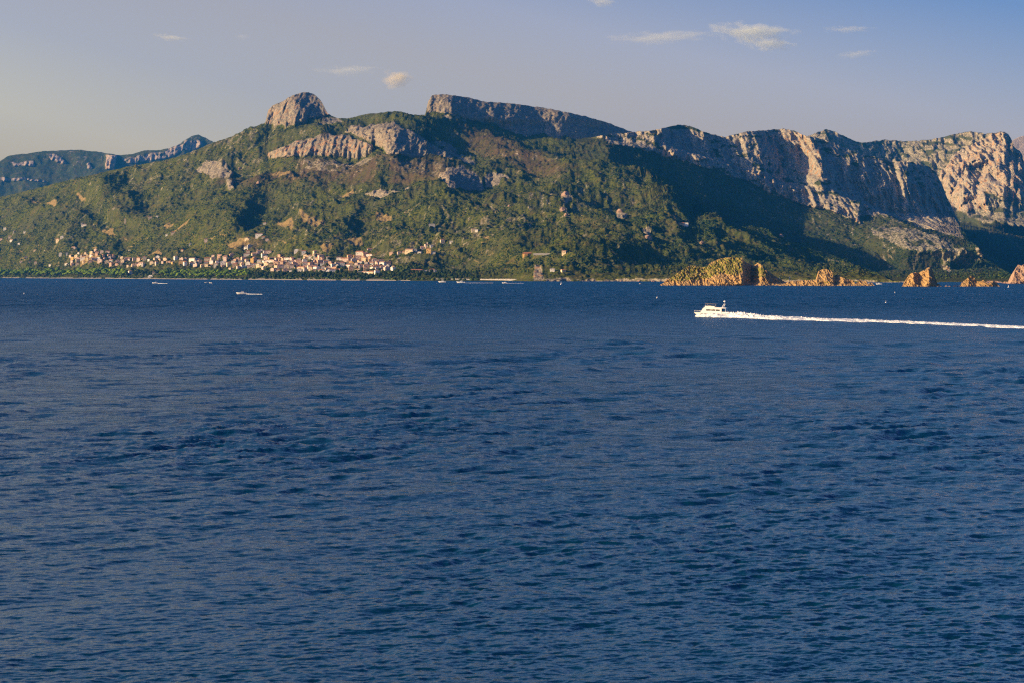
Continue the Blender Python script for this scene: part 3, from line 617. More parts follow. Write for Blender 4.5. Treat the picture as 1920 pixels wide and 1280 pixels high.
FORMS = [(11, 9, 6.2, 'hip', 2), (14, 9, 6.0, 'gable', 2), (9, 8, 3.6, 'gable', 1), (17, 10, 3.8, 'hip', 1), (12, 10, 9.0, 'hip', 3), (15, 9, 6.4, 'flat', 2), (22, 11, 6.4, 'gable', 2)]
_mc = {}
def cached(key, fn):
    if key not in _mc: _mc[key] = fn()
    return _mc[key]
def m_wall(fi, wc):
    w, d, h, rf, st = FORMS[fi]
    b = MB().box(-w / 2, w / 2, -d / 2, d / 2, -9, h)
    if rf == 'gable':
        k = len(b.v); b.v += [(-w / 2, -d / 2, h), (-w / 2, d / 2, h), (-w / 2, 0, h + d * .19), (w / 2, -d / 2, h), (w / 2, d / 2, h), (w / 2, 0, h + d * .19)]; b.f += [(k, k + 1, k + 2), (k + 3, k + 4, k + 5)]
    if rf == 'flat': b.box(-w / 2, w / 2, -d / 2, -d / 2 + .3, h + .003, h + .8).box(-w / 2, w / 2, d / 2 - .3, d / 2, h + .003, h + .8).box(-w / 4, w / 4, -1, d / 2 - .31, h + .004, h + 2.6)
    if fi in (0, 3): b.box(w / 2 + .003, w / 2 + 4, -d / 2 + 1, d / 2 - 2, -9, h * .62)
    return b.mesh('wall', M['wall_' + wc])
def m_roof(fi, rc):
    w, d, h, rf, st = FORMS[fi]; o = 0.5; b = MB(); W, D = w / 2 + o, d / 2 + o
    if rf == 'hip':
        k = len(b.v); r = max(W - D, 0.3); e = d * .21
        b.v += [(-W, -D, h + .02), (W, -D, h + .02), (W, D, h + .02), (-W, D, h + .02), (-r, 0, h + e), (r, 0, h + e), (-W, -D, h + .22), (W, -D, h + .22), (W, D, h + .22), (-W, D, h + .22)]
        b.f += [(3, 2, 1, 0), (0, 1, 7, 6), (1, 2, 8, 7), (2, 3, 9, 8), (3, 0, 6, 9), (6, 7, 5, 4), (8, 9, 4, 5), (7, 8, 5), (9, 6, 4)]
    elif rf == 'gable':
        e = d * .19 + .12
        b.v += [(-W, -D, h - .05), (W, -D, h - .05), (W, 0, h + e), (-W, 0, h + e), (W, D, h - .05), (-W, D, h - .05)]
        b.v += [(x, y, z + .22) for x, y, z in b.v[:6]]
        b.f += [(0, 1, 2, 3), (3, 2, 4, 5), (6, 7, 8, 9), (9, 8, 10, 11), (0, 1, 7, 6), (5, 4, 10, 11), (0, 3, 9, 6), (3, 5, 11, 9), (1, 2, 8, 7), (2, 4, 10, 8)]
    else: b.box(-w / 2 + .02, w / 2 - .02, -d / 2 + .31, -1.02, h + .006, h + .12)
    if fi in (0, 3): b.box(w / 2 + .01, w / 2 + 4.3, -d / 2 + .7, d / 2 - 1.7, h * .62 + .01, h * .62 + .2)
    return b.mesh('roof', M['roof_' + rc])
def m_window(fi, k):
    w, d, h, rf, st = FORMS[fi]; n_ = max(2, int(w // 4.2)); b = MB()
    x = -w / 2 + w * (k + .5) / n_
    q = (k + 1) % st; b.box(x - .7, x + .7, -d / 2 - .06, -d / 2 + .05, q * 3.0 + 1.0, q * 3.0 + 2.6)
    return b.mesh('window', M['window'])
def m_door(fi):
    w, d, h, rf, st = FORMS[fi]; n_ = max(2, int(w // 4.2)); x = -w / 2 + w / n_
    return MB().box(x - .5, x + .5, -d / 2 - .07, -d / 2 + .05, 0, 2.2).mesh('door', M['door'])
HOUSES = []
def house(px, py, fi, wc, rc, rz, sc, label, group=None, T=None, name='house', cat='house'):
    g = ground(T or TA, px, py); e = empty(name, g, rz); e.scale = (sc, sc, sc); tag(e, label, cat, group)
    put('wall', cached(('w', fi, wc), lambda: m_wall(fi, wc)), e); put('roof', cached(('r', fi, rc), lambda: m_roof(fi, rc)), e)
    n_ = max(2, int(FORMS[fi][0] // 4.2))
    for k in range(min(n_, 3)): put('window', cached(('n', fi, k), lambda: m_window(fi, k)), e)
    put('door', cached(('d', fi), lambda: m_door(fi)), e)
    HOUSES.append(e); return e
ORD = ['first', 'second', 'third', 'fourth', 'fifth', 'sixth', 'seventh', 'eighth', 'ninth', 'tenth', 'eleventh', 'twelfth', 'thirteenth', 'fourteenth', 'fifteenth', 'sixteenth']
CLUSTERS = [('behind the long pine belt', [(112, 500), (126, 488), (132, 480), (150, 472), (165, 474), (178, 470), (206, 476), (240, 484), (238, 500), (205, 500), (180, 490), (150, 500)]),
            ('above the white shore building', [(238, 484), (300, 484), (345, 484), (384, 490), (386, 502), (330, 500), (290, 500), (240, 502)]),
            ('above the bright green grove', [(386, 492), (390, 485), (418, 480), (440, 484), (440, 506), (420, 508), (386, 503)]),
            ('under the bare brown spur', [(440, 484), (470, 474), (484, 470), (500, 474), (540, 484), (560, 490), (560, 510), (520, 512), (440, 505)]),
            ('below the orange clay field', [(560, 488), (565, 476), (585, 474), (608, 482), (625, 486), (632, 512), (560, 511)]),
            ('around the bright ochre house', [(632, 496), (650, 488), (670, 480), (700, 478), (702, 492), (712, 490), (738, 500), (742, 512), (700, 516), (634, 513)])]
wcols = ['white'] * 3 + ['cream'] * 4 + ['pink'] * 4 + ['salmon'] * 3 + ['ochre'] * 1 + ['grey'] * 2; rcols = ['terracotta'] * 5 + ['brown'] * 2 + ['pale tile'] * 4 + ['grey']
hr = random.Random(42); OCC = []
def inpoly(p, x, y): return poly_sd(p, np.array([float(x)]), np.array([float(y)]))[0] > 0
for cname, poly in CLUSTERS:
    ys = [p[1] for p in poly]; xs = [p[0] for p in poly]; row = 0; y = max(ys) - 1.5
    while y > min(ys) - 1:
        x = min(xs) + hr.uniform(0, 6); k = 0; 
        while x < max(xs):
            if inpoly(poly, x, y) and hr.random() > 0.06:
                fi = hr.choice([0, 0, 1, 1, 2, 3, 4, 4, 5, 6]); wc = hr.choice(wcols); rc = hr.choice(rcols)
                st = {1: 'low', 2: 'two-storey', 3: 'tall'}[FORMS[fi][4]]
                lb = '%s %s house, %s roof, %s in %s row, %s' % (st, wc, rc.replace(' ', '-'), ORD[min(k, 15)], ORD[min(row, 15)], cname)
                house(x + hr.uniform(-1, 1), y + hr.uniform(-1, 1), fi, wc, rc, hr.choice([-.5, -.25, 0, .2, .45, 1.2, -1.1]) + hr.uniform(-.12, .12), hr.uniform(0.85, 1.12), lb, 'town houses ' + cname)
                OCC.append((x, y)); k += 1
            x += hr.uniform(8.2, 12.0)
        y -= 5.6; row += 1
SC = [(10, 431, 5, 'grey', 'white-grey flat house, highest of the far slope above the pine belt'), (27, 436.5, 0, 'grey', 'grey house on the slope between two olive clearings'), (46.5, 437, 2, 'white', 'tiny bright white cube house alone on the dark slope'),
      (19, 445, 3, 'cream', 'low cream bungalow with a yellow clearing beside it'), (22, 453.5, 1, 'white', 'long white villa on the dark slope over the pine belt'), (36, 459, 2, 'white', 'small bright white cottage just below the long white villa'),
      (2, 451, 1, 'pink', 'pink gabled house cut by the picture edge'), (66, 472, 2, 'cream', 'small cream cottage halfway between hill villas and pine belt'), (50, 483, 3, 'pink', 'low pink bungalow just above the bright field edge'),
      (109, 452.5, 1, 'cream', 'cream long house, lower one of the pair on the wooded slope'), (117, 447, 5, 'grey', 'grey flat house, upper one of the pair on the wooded slope'), (158, 424.5, 6, 'white', 'large white house standing alone high on the wooded slope'),
      (154, 421.5, 2, 'white', 'small white annex beside the large lonely white house'), (236, 416, 4, 'cream', 'tall cream ruin-like house on a bare knoll'), (282, 411, 1, 'cream', 'cream farmhouse with pale yard on the wooded slope'),
      (295, 408, 2, 'white', 'tiny white hut just right of the cream farmhouse'), (40, 493.5, 0, 'pink', 'pink house with hip roof at the top edge of the bright field'), (56, 494.5, 2, 'cream', 'narrow cream house beside the pink hip-roofed one'), (67, 496, 4, 'cream', 'tall cream house at the field edge above the pines'),
      (94, 498, 2, 'white', 'little white house alone just over the pine belt'), (114, 478.5, 5, 'grey', 'grey-green flat house above the first town quarter'), (126, 477, 2, 'white', 'white cottage above the first town quarter'), (138, 466, 3, 'pink', 'long low pink house under the spur'),
      (313, 442, 2, 'white', 'small white house at the lower tip of the long ochre field'), (325, 439, 3, 'cream', 'cream bungalow just below the long ochre field'), (357, 460, 2, 'white', 'tiny white house in the woods above the pastel row'), (388, 451, 3, 'pink', 'pink bungalow alone on the green slope'),
      (342, 472, 2, 'cream', 'cream cottage in olive trees above the pastel row'), (243, 471, 2, 'white', 'tiny white box house above the pastel row'), (296, 484, 5, 'white', 'white flat-roofed block beside the dark grove'),
      (461, 466, 2, 'white', 'bright white house on the bare brown spur'), (468, 466.5, 5, 'grey', 'grey shed beside the bright white spur house'), (486, 444.5, 6, 'white', 'wide white villa on the green slope above the town'), (494, 447, 2, 'grey', 'grey tower-like house right of the wide white villa'),
      (501, 454.5, 0, 'pink', 'lilac-pink house below the wide white villa'), (463, 451, 0, 'cream', 'cream house left below the wide white villa'), (497, 422, 0, 'grey', 'lone grey stone house high over the town'), (556, 473, 5, 'white', 'white terrace building lying aslant over the town'),
      (636, 487.5, 1, 'white', 'white gabled house at the trees above the ochre house'), (694, 470, 3, 'pink', 'pink bungalow over the right end of town'), (734, 477.5, 0, 'salmon', 'salmon house, first of the hillside row'), (749, 477.5, 0, 'pink', 'pink house, second of the hillside row'),
      (758, 475.5, 2, 'cream', 'cream cottage in the hillside row'), (768, 473.5, 6, 'cream', 'long cream building in the hillside row'), (778, 472, 2, 'white', 'white cottage beside the long cream hillside building'), (787, 476, 2, 'white', 'bright white house low in the hillside row'), (793, 468, 1, 'pink', 'pink house near the hillside chapel tower'),
      (800, 466.5, 0, 'pink', 'pink house topmost of the hillside row'), (804, 474, 4, 'ochre', 'tall ochre house near the end of the hillside row'), (813, 477, 2, 'white', 'white-blue hut ending the hillside row'), (809, 463.5, 2, 'white', 'pale hut behind the end of the hillside row'),
      (829.5, 458, 4, 'cream', 'upright cream house on the green slope, left of a pair'), (846.5, 456, 2, 'white', 'small white house on the green slope, right of a pair'), (887, 435, 4, 'cream', 'tall cream house among boulders on the crest'), (894, 436, 2, 'white', 'round-walled pale hut among boulders on the crest'),
      (658, 495, 0, 'ochre', 'bright ochre house with flat sunny front in the town'), (798, 512, 2, 'white', 'small cream-white house at the right end of the ochre hotel'), (810, 509, 3, 'grey', 'grey low pavilion right of the ochre hotel'), (290, 513, 3, 'cream', 'cream beach house with brown roof in the grove'),
      (1036, 511, 2, 'white', 'tiny white hut at the foot of the dark headland'), (1056, 512, 2, 'cream', 'tiny cream hut low on the dark headland'), (1058, 476, 2, 'cream', 'cream hut at the end of the retaining wall')]
for i_, (x, y, fi, wc, lb) in enumerate(SC):
    rc = {0: 'terracotta', 1: 'pale tile', 2: 'brown'}[i_ % 3] if wc != 'white' or fi not in (2, 5) else 'grey'
    house(x, y, fi, wc, rc, hr.uniform(-.4, .4), hr.uniform(.85, 1.1), lb, 'scattered houses on the slopes'); OCC.append((x, y))

def special(name, label, cat, px, py, rz, parts, T=None):
    e = empty(name, ground(T or TA, px, py), rz); tag(e, label, cat)
    for nm, mb, mt in parts: mb.build(nm, M[mt], e)
    return e
def windows(x0, x1, y, n_, z0, z1, w=1.2):
    return [('window', MB().box(x0 + (x1 - x0) * (k + .5) / n_ - w / 2, x0 + (x1 - x0) * (k + .5) / n_ + w / 2, y - .06, y + .06, z0, z1), 'window') for k in range(n_)]
def hip(w, d, h, e, ox=0, oy=0, o=.6):
    b = MB(); W, D = w / 2 + o, d / 2 + o; r = max(W - D, .3)
    b.v = [(ox + x, oy + y, z) for x, y, z in [(-W, -D, h + .02), (W, -D, h + .02), (W, D, h + .02), (-W, D, h + .02), (-r, 0, h + e), (r, 0, h + e), (-W, -D, h + .25), (W, -D, h + .25), (W, D, h + .25), (-W, D, h + .25)]]
    b.f = [(3, 2, 1, 0), (0, 1, 7, 6), (1, 2, 8, 7), (2, 3, 9, 8), (3, 0, 6, 9), (6, 7, 5, 4), (8, 9, 4, 5), (7, 8, 5), (9, 6, 4)]
    return b
special('villa', 'large red-roofed villa with ochre tower on the headland above the sand cove', 'villa', 987, 480, .1,
        [('wall', MB().box(-8, 14, 0, 9, -8, 5).box(-6, 3, -5, -.003, -12, 4.2), 'wall_ochre'), ('roof', hip(25, 11, 5, 3.2, 3, 4.5, .8), 'roof_terracotta'), ('porch_roof', hip(10, 5, 4.2, 1.6, -1.5, -2.6, .5), 'roof_terracotta')] + windows(3.5, 14, 0, 3, 1, 2.8) + windows(-6, 3, -5, 2, -1, 1.4))
special('retaining_wall', 'long thin pale retaining wall running right from the red-roofed villa', 'wall', 1030, 481, -.05, [('coping', MB().box(-38, 32, -.4, .4, -3, 1.8), 'concrete')])
special('hotel', 'long low ochre hotel with brown roof above the breakwater trees', 'hotel', 782, 512, .05,
        [('wall', MB().box(-17, 14, -5, 5, -8, 6.5), 'wall_ochre'), ('roof', hip(33, 11, 6.5, 2.2, -1.5, 0), 'roof_terracotta')] + windows(-16, 13, -5, 7, 3.8, 5.4) + windows(-16, 13, -5, 7, .8, 2.6))
special('shore_building', 'white gable-fronted building standing among dark pines near the beach', 'building', 244, 514.5, .5,
        [('wall', MB().box(-6, 6, -7, 7, -4, 9), 'wall_white'), ('annex', MB().box(6.01, 24, -5, 5, -4, 5.5), 'wall_grey'), ('roof', hip(12, 14, 9, 3), 'roof_pale tile')] + windows(-5, 5, -7, 2, 5, 7))
special('beach_pavilion', 'white beach pavilion with pointed tent roof on the sand', 'pavilion', 283, 521.5, 0, [('wall', MB().box(-9, 6, -4, 4, -1, 3), 'wall_white'), ('roof', hip(16, 9, 3, 3.6, -1.5, 0), 'wall_white')] + windows(-8, 5, -4, 3, .6, 2.2, 2))
special('farm_building', 'pale lilac rectangular building with dark left end, alone in the woods', 'building', 810, 426.5, 0, [('wall', MB().box(-9, 9, -5, 5, -6, 6), 'wall_grey'), ('roof', hip(18, 10, 6, 1), 'roof_grey')] + windows(-8, 8, -5, 4, 1.5, 4))
special('chapel', 'small pale chapel with thin bell tower above the hillside row', 'chapel', 800.5, 464.5, 0, [('wall', MB().box(-4, 4, -5, 5, -5, 5), 'wall_cream'), ('roof', hip(8, 10, 5, 2), 'roof_pale tile'), ('bell_tower', MB().box(-.5, 2, -1, 1.5, 4, 12), 'wall_white')])
special('kiosk', 'white pyramid-roofed kiosk at the trees below the pastel town', 'kiosk', 614, 514, 0, [('wall', MB().box(-3.5, 3.5, -3.5, 3.5, -2, 4), 'wall_white'), ('roof', hip(7, 7, 4, 5.5), 'wall_white')])
special('clay_roofed_compound', 'low clay-red compound with one white end on the green slope behind the large islet', 'building', 1275, 421, -.1,
        [('wall', MB().box(-24, 12, -4, 4, -8, 3.0), 'wall_salmon'), ('roof', hip(38, 9, 3.0, 2.0, -6, 0), 'roof_terracotta'), ('white_annex', MB().box(12.5, 23, -4, 4, -8, 4), 'wall_white')] + windows(-20, 10, -4, 5, .8, 2.2))

# ------------------------------------------------------------------ trees
def leaf_mat(name, a, b):
    n = NT(name); f = n.noise(1.1, 3, 0.7); o_ = n.t.nodes.new('ShaderNodeObjectInfo').outputs['Random']
    return n.set(n.mix(n.ramp(n.math('ADD', n.math('MULTIPLY', f, .7), n.math('MULTIPLY', o_, .35)), [(.3, 0.), (.75, 1.)]), a, b), 0.9, spec=0.15)
M['pine_leaf'] = leaf_mat('pine_needles', (0.05, 0.10, 0.008), (0.22, 0.32, 0.016)); M['tree_leaf'] = leaf_mat('tree_leaves', (0.012, 0.028, 0.008), (0.05, 0.075, 0.015)); M['bark'] = plain('bark', (0.06, 0.04, 0.03))
def crown_mesh(kind, seed):
    r = random.Random(seed); b = MB(); nb_ = 300
    for k in range(nb_):
        if kind == 'umbrella':
            a = r.uniform(0, 2 * math.pi); q = math.sqrt(r.random()) * (5.6 + .9 * math.sin(3 * a + seed)); z = 6.0 + 5.2 * (1 - (q / 6.8) ** 2) * r.uniform(.55, 1.0) + .5 * math.sin(5 * a)
            p = Vector((q * math.cos(a), q * math.sin(a), z)); s_ = r.uniform(.7, 1.35)
        else:
            v = Vector((r.gauss(0, 1), r.gauss(0, 1), r.gauss(0, 1))).normalized() * (r.random() ** .4); p = Vector((v.x * 4.2, v.y * 4.2, 6.0 + v.z * (4.2 + .6 * math.sin(seed)))); s_ = r.uniform(.6, 1.3)
        nrm = (p - Vector((0, 0, 8 if kind == 'umbrella' else 5))).normalized() + Vector((r.uniform(-.7, .7), r.uniform(-.7, .7), r.uniform(-.3, .7)))
        q_ = nrm.to_track_quat('Z', 'Y'); k0 = len(b.v); m_ = 5
        b.v += [tuple(p + q_ @ Vector((s_ * math.cos(2 * math.pi * j / m_) * r.uniform(.7, 1.2), s_ * math.sin(2 * math.pi * j / m_) * r.uniform(.7, 1.2), r.uniform(-.25, .25)))) for j in range(m_)]
        b.v.append(tuple(p + q_ @ Vector((0, 0, .5 * s_)))); b.f += [(k0 + j, k0 + (j + 1) % m_, k0 + m_) for j in range(m_)]
    me = bpy.data.meshes.new('crown'); me.from_pydata(b.v, [], b.f); me.materials.append(M['pine_leaf' if kind == 'umbrella' else 'tree_leaf']); return me
def trunk_mesh(kind, seed):
    r = random.Random(seed); b = MB(); h = 7.5 if kind == 'umbrella' else 4.5
    b.tube((0, 0, -3), (r.uniform(-.4, .4), 0, h), .42, .24, 7)
    for k in range(4):
        a = k * 1.6 + r.random(); b.tube((0, 0, h - 1.6), (2.6 * math.cos(a), 2.6 * math.sin(a), h + 1.4), .18, .08, 5)
    return b.mesh('trunk', M['bark'])
TREES = {k: [(crown_mesh(k, 10 + j), trunk_mesh(k, 20 + j)) for j in range(4)] for k in ('umbrella', 'round')}
def tree(name, kind, p, sc, label, cat, group):
    cm, tm = TREES[kind][hr.randrange(4)]
    e = empty(name, p, hr.uniform(0, 6.28)); e.scale = (sc, sc, sc * hr.uniform(.85, 1.15)); tag(e, label, cat, group)
    put('trunk', tm, e); put('crown', cm, e); return e
def belt(x0, x1, n_, y0, y1, kind, sc, label, group, cat='pine tree', name='umbrella_pine'):
    for k in range(n_):
        f = (k + hr.random()) / n_; x = x0 + (x1 - x0) * f; v = hr.random()
        tree(name, kind, ground(TA, x, y0 + (y1 - y0) * v), sc * hr.uniform(.8, 1.2), label, cat, group)
belt(-25, 236, 150, 520.6, 512.0, 'umbrella', 1.45, 'flat-topped bright green pine in the dense belt along the left beach', 'pines of the long belt behind the left beach')
belt(300, 466, 90, 522.4, 514.0, 'umbrella', 1.1, 'bright green pine in the grove between the pastel town and the beach', 'pines of the grove in front of the pastel town')
belt(466, 640, 70, 523.5, 516, 'round', 1.05, 'dark rounded tree in the beach row below the crowded town', 'dark trees of the beach row', 'tree', 'broadleaf_tree')
belt(640, 900, 80, 525, 514.5, 'round', 1.0, 'dark rounded tree in the shore strip between town and breakwater', 'dark trees of the shore strip', 'tree', 'broadleaf_tree')
belt(236, 300, 22, 518.5, 512, 'round', 1.1, 'dark rounded tree around the white shore building', 'trees around the white shore building', 'tree', 'broadleaf_tree')
for cname, poly in CLUSTERS:
    k = 0
    while k < 9:
        x = hr.uniform(min(p[0] for p in poly), max(p[0] for p in poly)); y = hr.uniform(min(p[1] for p in poly), max(p[1] for p in poly))
        if inpoly(poly, x, y): k += 1; tree('broadleaf_tree', 'round', ground(TA, x, y), hr.uniform(.7, 1.1), 'dark garden tree between the houses ' + cname, 'tree', 'garden trees ' + cname)

# ------------------------------------------------------------------ breakwater, harbour, shore rocks
M['stone'] = plain('pale_stone', (0.40, 0.37, 0.33), 0.95, 0.1, 0.35, 0.25); M['boulder'] = rock_mat('boulder_rock', (0.42, 0.28, 0.20), (0.22, 0.15, 0.12), False)
M['boat_white'] = plain('boat_white', (0.82, 0.82, 0.80), 0.3, 0.5, 0.03); M['boat_glass'] = plain('boat_glass', (0.03, 0.035, 0.04), 0.1, 0.6, 0.1); M['boat_shade'] = plain('boat_tan', (0.30, 0.25, 0.18), 0.7)
M['alu'] = plain('mast_metal', (0.55, 0.55, 0.56), 0.4, 0.5, 0.05); M['red'] = plain('red_plastic', (0.55, 0.10, 0.05), 0.6); M['orange'] = plain('orange_canvas', (0.65, 0.22, 0.05), 0.7); M['blue'] = plain('blue_canvas', (0.03, 0.08, 0.25), 0.7)
M['sail'] = plain('white_sailcloth', (0.75, 0.75, 0.73), 0.8)
def mound(name, label, cat, pts, w, h, mat, seed, parent=None):
    """rough bank of stones along a line of ground points"""
    n_ = 12; rows = []; P = np.array([tuple(p) for p in pts], float); seg = np.r_[0, np.cumsum(np.linalg.norm(np.diff(P, axis=0), axis=1))]
    s_ = np.arange(0, seg[-1], 1.6); cx = np.interp(s_, seg, P[:, 0]); cy = np.interp(s_, seg, P[:, 1])
    V = []
    for j in range(n_):
        t = -1 + 2 * j / (n_ - 1); taper = np.clip(np.minimum(s_, seg[-1] - s_) / 8, 0.05, 1)
        z = -1 + (h + 1) * (1 - abs(t) ** 1.7) * taper + 0.9 * noise(cx / 2.5 + j * 7, cy / 2.5 + t * 3, seed) * (1 - abs(t)) * min(1, h / 2)
        V.append(np.stack([cx, cy + t * w + 0.6 * noise(cx / 3, cy * 0 + j, seed + 1), z], -1))
    o0 = np.array([cx.mean(), cy.mean(), 0]); V = np.array(V) - o0
    o = grid_mesh(name, V.reshape(-1, 3), n_, len(s_), mat, smooth_=False, parent=parent); o.location = tuple(o0)
    if label: tag(o, label, cat)
    return o
def wpt(px, py): y = ground_y(py); return (wx(px, y), y, 0)
mound('breakwater', 'long low breakwater of pale stone running out from the marina', 'breakwater', [wpt(812, 526.9), wpt(880, 527.1), wpt(960, 527.4), (wx(1048, ground_y(527.7)), ground_y(527.7), 0)], 9, 4.6, M['stone'], 401)
def boulder_mesh(seed):
    me = bpy.data.meshes.new('boulder'); bm = bmesh.new(); bmesh.ops.create_icosphere(bm, subdivisions=3, radius=1.0); r = random.Random(seed); o_ = [r.uniform(0, 50) for _ in range(3)]
    pl = [Vector((r.gauss(0, 1), r.gauss(0, 1), r.gauss(0, .7))).normalized() for _ in range(9)]
    for v in bm.verts:
        p = v.co.copy(); d = 1.0
        for q in pl: 
            k = p.dot(q)
            if k > .72: d = min(d, .72 / k)
        f = d * (1 + .10 * float(noise(p.x * 3 + o_[0], p.y * 3 + p.z * 2 + o_[1], 5))); v.co = Vector((p.x * 1.15, p.y, p.z * .85)) * f
    bm.to_mesh(me); bm.free(); me.materials.append(M['boulder']); return me
BM_ = [boulder_mesh(k) for k in range(5)]
BL = [(1046, 526.5, 5.5, 'pink boulder at the outer end of the breakwater'), (1056, 527.2, 7, 'broad pink boulder, second past the breakwater end'), (1068, 526.6, 4.5, 'small boulder between two broad pink ones off the headland'), (1078, 527.4, 6.5, 'broad pink boulder in the middle of the headland rocks'),
      (1086, 526.4, 3.6, 'little pink boulder behind the headland rocks'), (1094, 527.6, 7.5, 'largest orange-pink boulder of the headland rocks'), (1104, 527.2, 4, 'last small boulder right of the headland rocks'), (1010, 525.8, 8, 'tall ochre rock at the foot of the villa headland'),
      (1140, 528.0, 4.5, 'grey rock at the water under the dark slope'), (1165, 528.2, 3.8, 'flat grey rock at the water under the dark slope'), (1198, 528.4, 5, 'reddish rock right behind the small white and orange boat'), (1225, 528.6, 5.5, 'pale rock at the shore left of the large islet')]
for i_, (x, y, r_, lb) in enumerate(BL):
    p = wpt(x, y); tag(put('boulder', BM_[i_ % 5], None, p, i_ * 1.3, (r_, r_, r_ * .8)), lb, 'rock', 'shore boulders')
KN = [(1060, 368, 16, 'big pale boulder standing on the crest over the green spur'), (1055, 397, 13, 'round pale boulder halfway down the green spur'), (1062, 405, 8, 'small pale boulder just below the round one'), (1162, 399, 12, 'pale boulder on the slope right of the green spur'),
      (1215, 450, 14, 'pale boulder pile lying lower on the right slope'), (1316, 458, 8, 'lone pale boulder above the large islet'), (1464, 438, 8, 'pale boulder on the spur above the rock shelf'), (1468, 446, 5, 'small pale boulder below another on the spur'), (955, 388, 6, 'small pale boulder at the top of the grassy spur'),
      (1125, 326, 6, 'lone white boulder high on the green slope under the pinnacles'), (1150, 302, 9, 'grey boulder under the stone pinnacles'), (450, 318, 10, 'pale boulder right of the summit-side outcrop'), (484, 345, 9, 'pale boulder on the slope left of the cliff band')]
for i_, (x, y, r_, lb) in enumerate(KN):
    g = ground(TA, x, y); tag(put('boulder', BM_[(i_ + 2) % 5], None, (g.x, g.y, g.z + r_ * .2), i_ * 2.1, r_ * .8), lb, 'rock', 'boulders on the slopes')

# ------------------------------------------------------------------ boats
def hull_mb(L, B, fb, draft=.4, n_=14, rake=1.0, s0=1.35, s1=.42):
    """bow at -x; closed deck"""
    b = MB(); rings = []
    for k in range(n_):
        t = k / (n_ - 1); x = -L / 2 + L * t; w = B / 2 * min(1, (1 - (1 - t) ** 2.6) ** .8 * 1.02 + .02); sh = fb * (s0 - s1 * t ** .8); fl = .55 + .4 * t
        xx = x + rake * (1 - t) ** 3 * 0; rk = rake * (1 - t) ** 2
        rings.append([(x, -w, sh), (x + rk * .5, -w * (.6 + .4 * fl), sh * .35), (x + rk, -w * fl * .7, -draft * .3), (x + rk, 0, -draft), (x + rk, w * fl * .7, -draft * .3), (x + rk * .5, w * (.6 + .4 * fl), sh * .35), (x, w, sh)])
    return b.loft(rings)
def wedge(b, x0, x1, w, z0, z1, sl0, sl1, tw=.85):
    """cabin block with raked front (sl0) and back (sl1)"""
    k = len(b.v); b.v += [(x0, -w, z0), (x1, -w, z0), (x1, w, z0), (x0, w, z0), (x0 + sl0, -w * tw, z1), (x1 - sl1, -w * tw, z1), (x1 - sl1, w * tw, z1), (x0 + sl0, w * tw, z1)]
    b.f += [tuple(k + i for i in q) for q in ((0, 3, 2, 1), (4, 5, 6, 7), (0, 1, 5, 4), (1, 2, 6, 5), (2, 3, 7, 6), (3, 0, 4, 7))]; return b
def wake(name, label, path, widths, hts, seed, parent=None):
    P = np.array(path, float); seg = np.r_[0, np.cumsum(np.linalg.norm(np.diff(P, axis=0), axis=1))]; s_ = np.linspace(0, seg[-1], max(40, int(seg[-1] / .45)))
    cx = np.interp(s_, seg, P[:, 0]); cy = np.interp(s_, seg, P[:, 1]); w = np.interp(s_, seg, widths); h = np.interp(s_, seg, hts); m = 17; V = []
    for j in range(m):
        t = -1 + 2 * j / (m - 1); z = .3 + h * (1 - abs(t) ** 2.2) * (.7 + .42 * noise(s_ / 5.5, s_ * 0 + j * .45, seed) + .30 * noise(s_ / 1.1, s_ * 0 + j * .9, seed + 2)) - .45 * abs(t) ** 2 - .02
        V.append(np.stack([cx, cy + t * w * (1 + .3 * noise(s_ / 5, s_ * 0 + j * .3, seed + 3)), z], -1))
    o0 = np.array([cx.mean(), cy.mean(), 0]); o = grid_mesh(name, (np.array(V) - o0).reshape(-1, 3), m, len(s_), M['foam']); o.location = tuple(o0); tag(o, label, 'wake', kind='stuff'); return o
n = NT('foam'); fo = n.noise(1.6, 5, 0.7, mult=(.35, 1, 1))
M['foam'] = n.set(n.mix(n.ramp(fo, [(.38, 0.), (.56, 1.)]), (0.16, 0.24, 0.36), (0.86, 0.87, 0.88)), 0.85, n.bump(fo, 0.8, 0.4), spec=0.2)

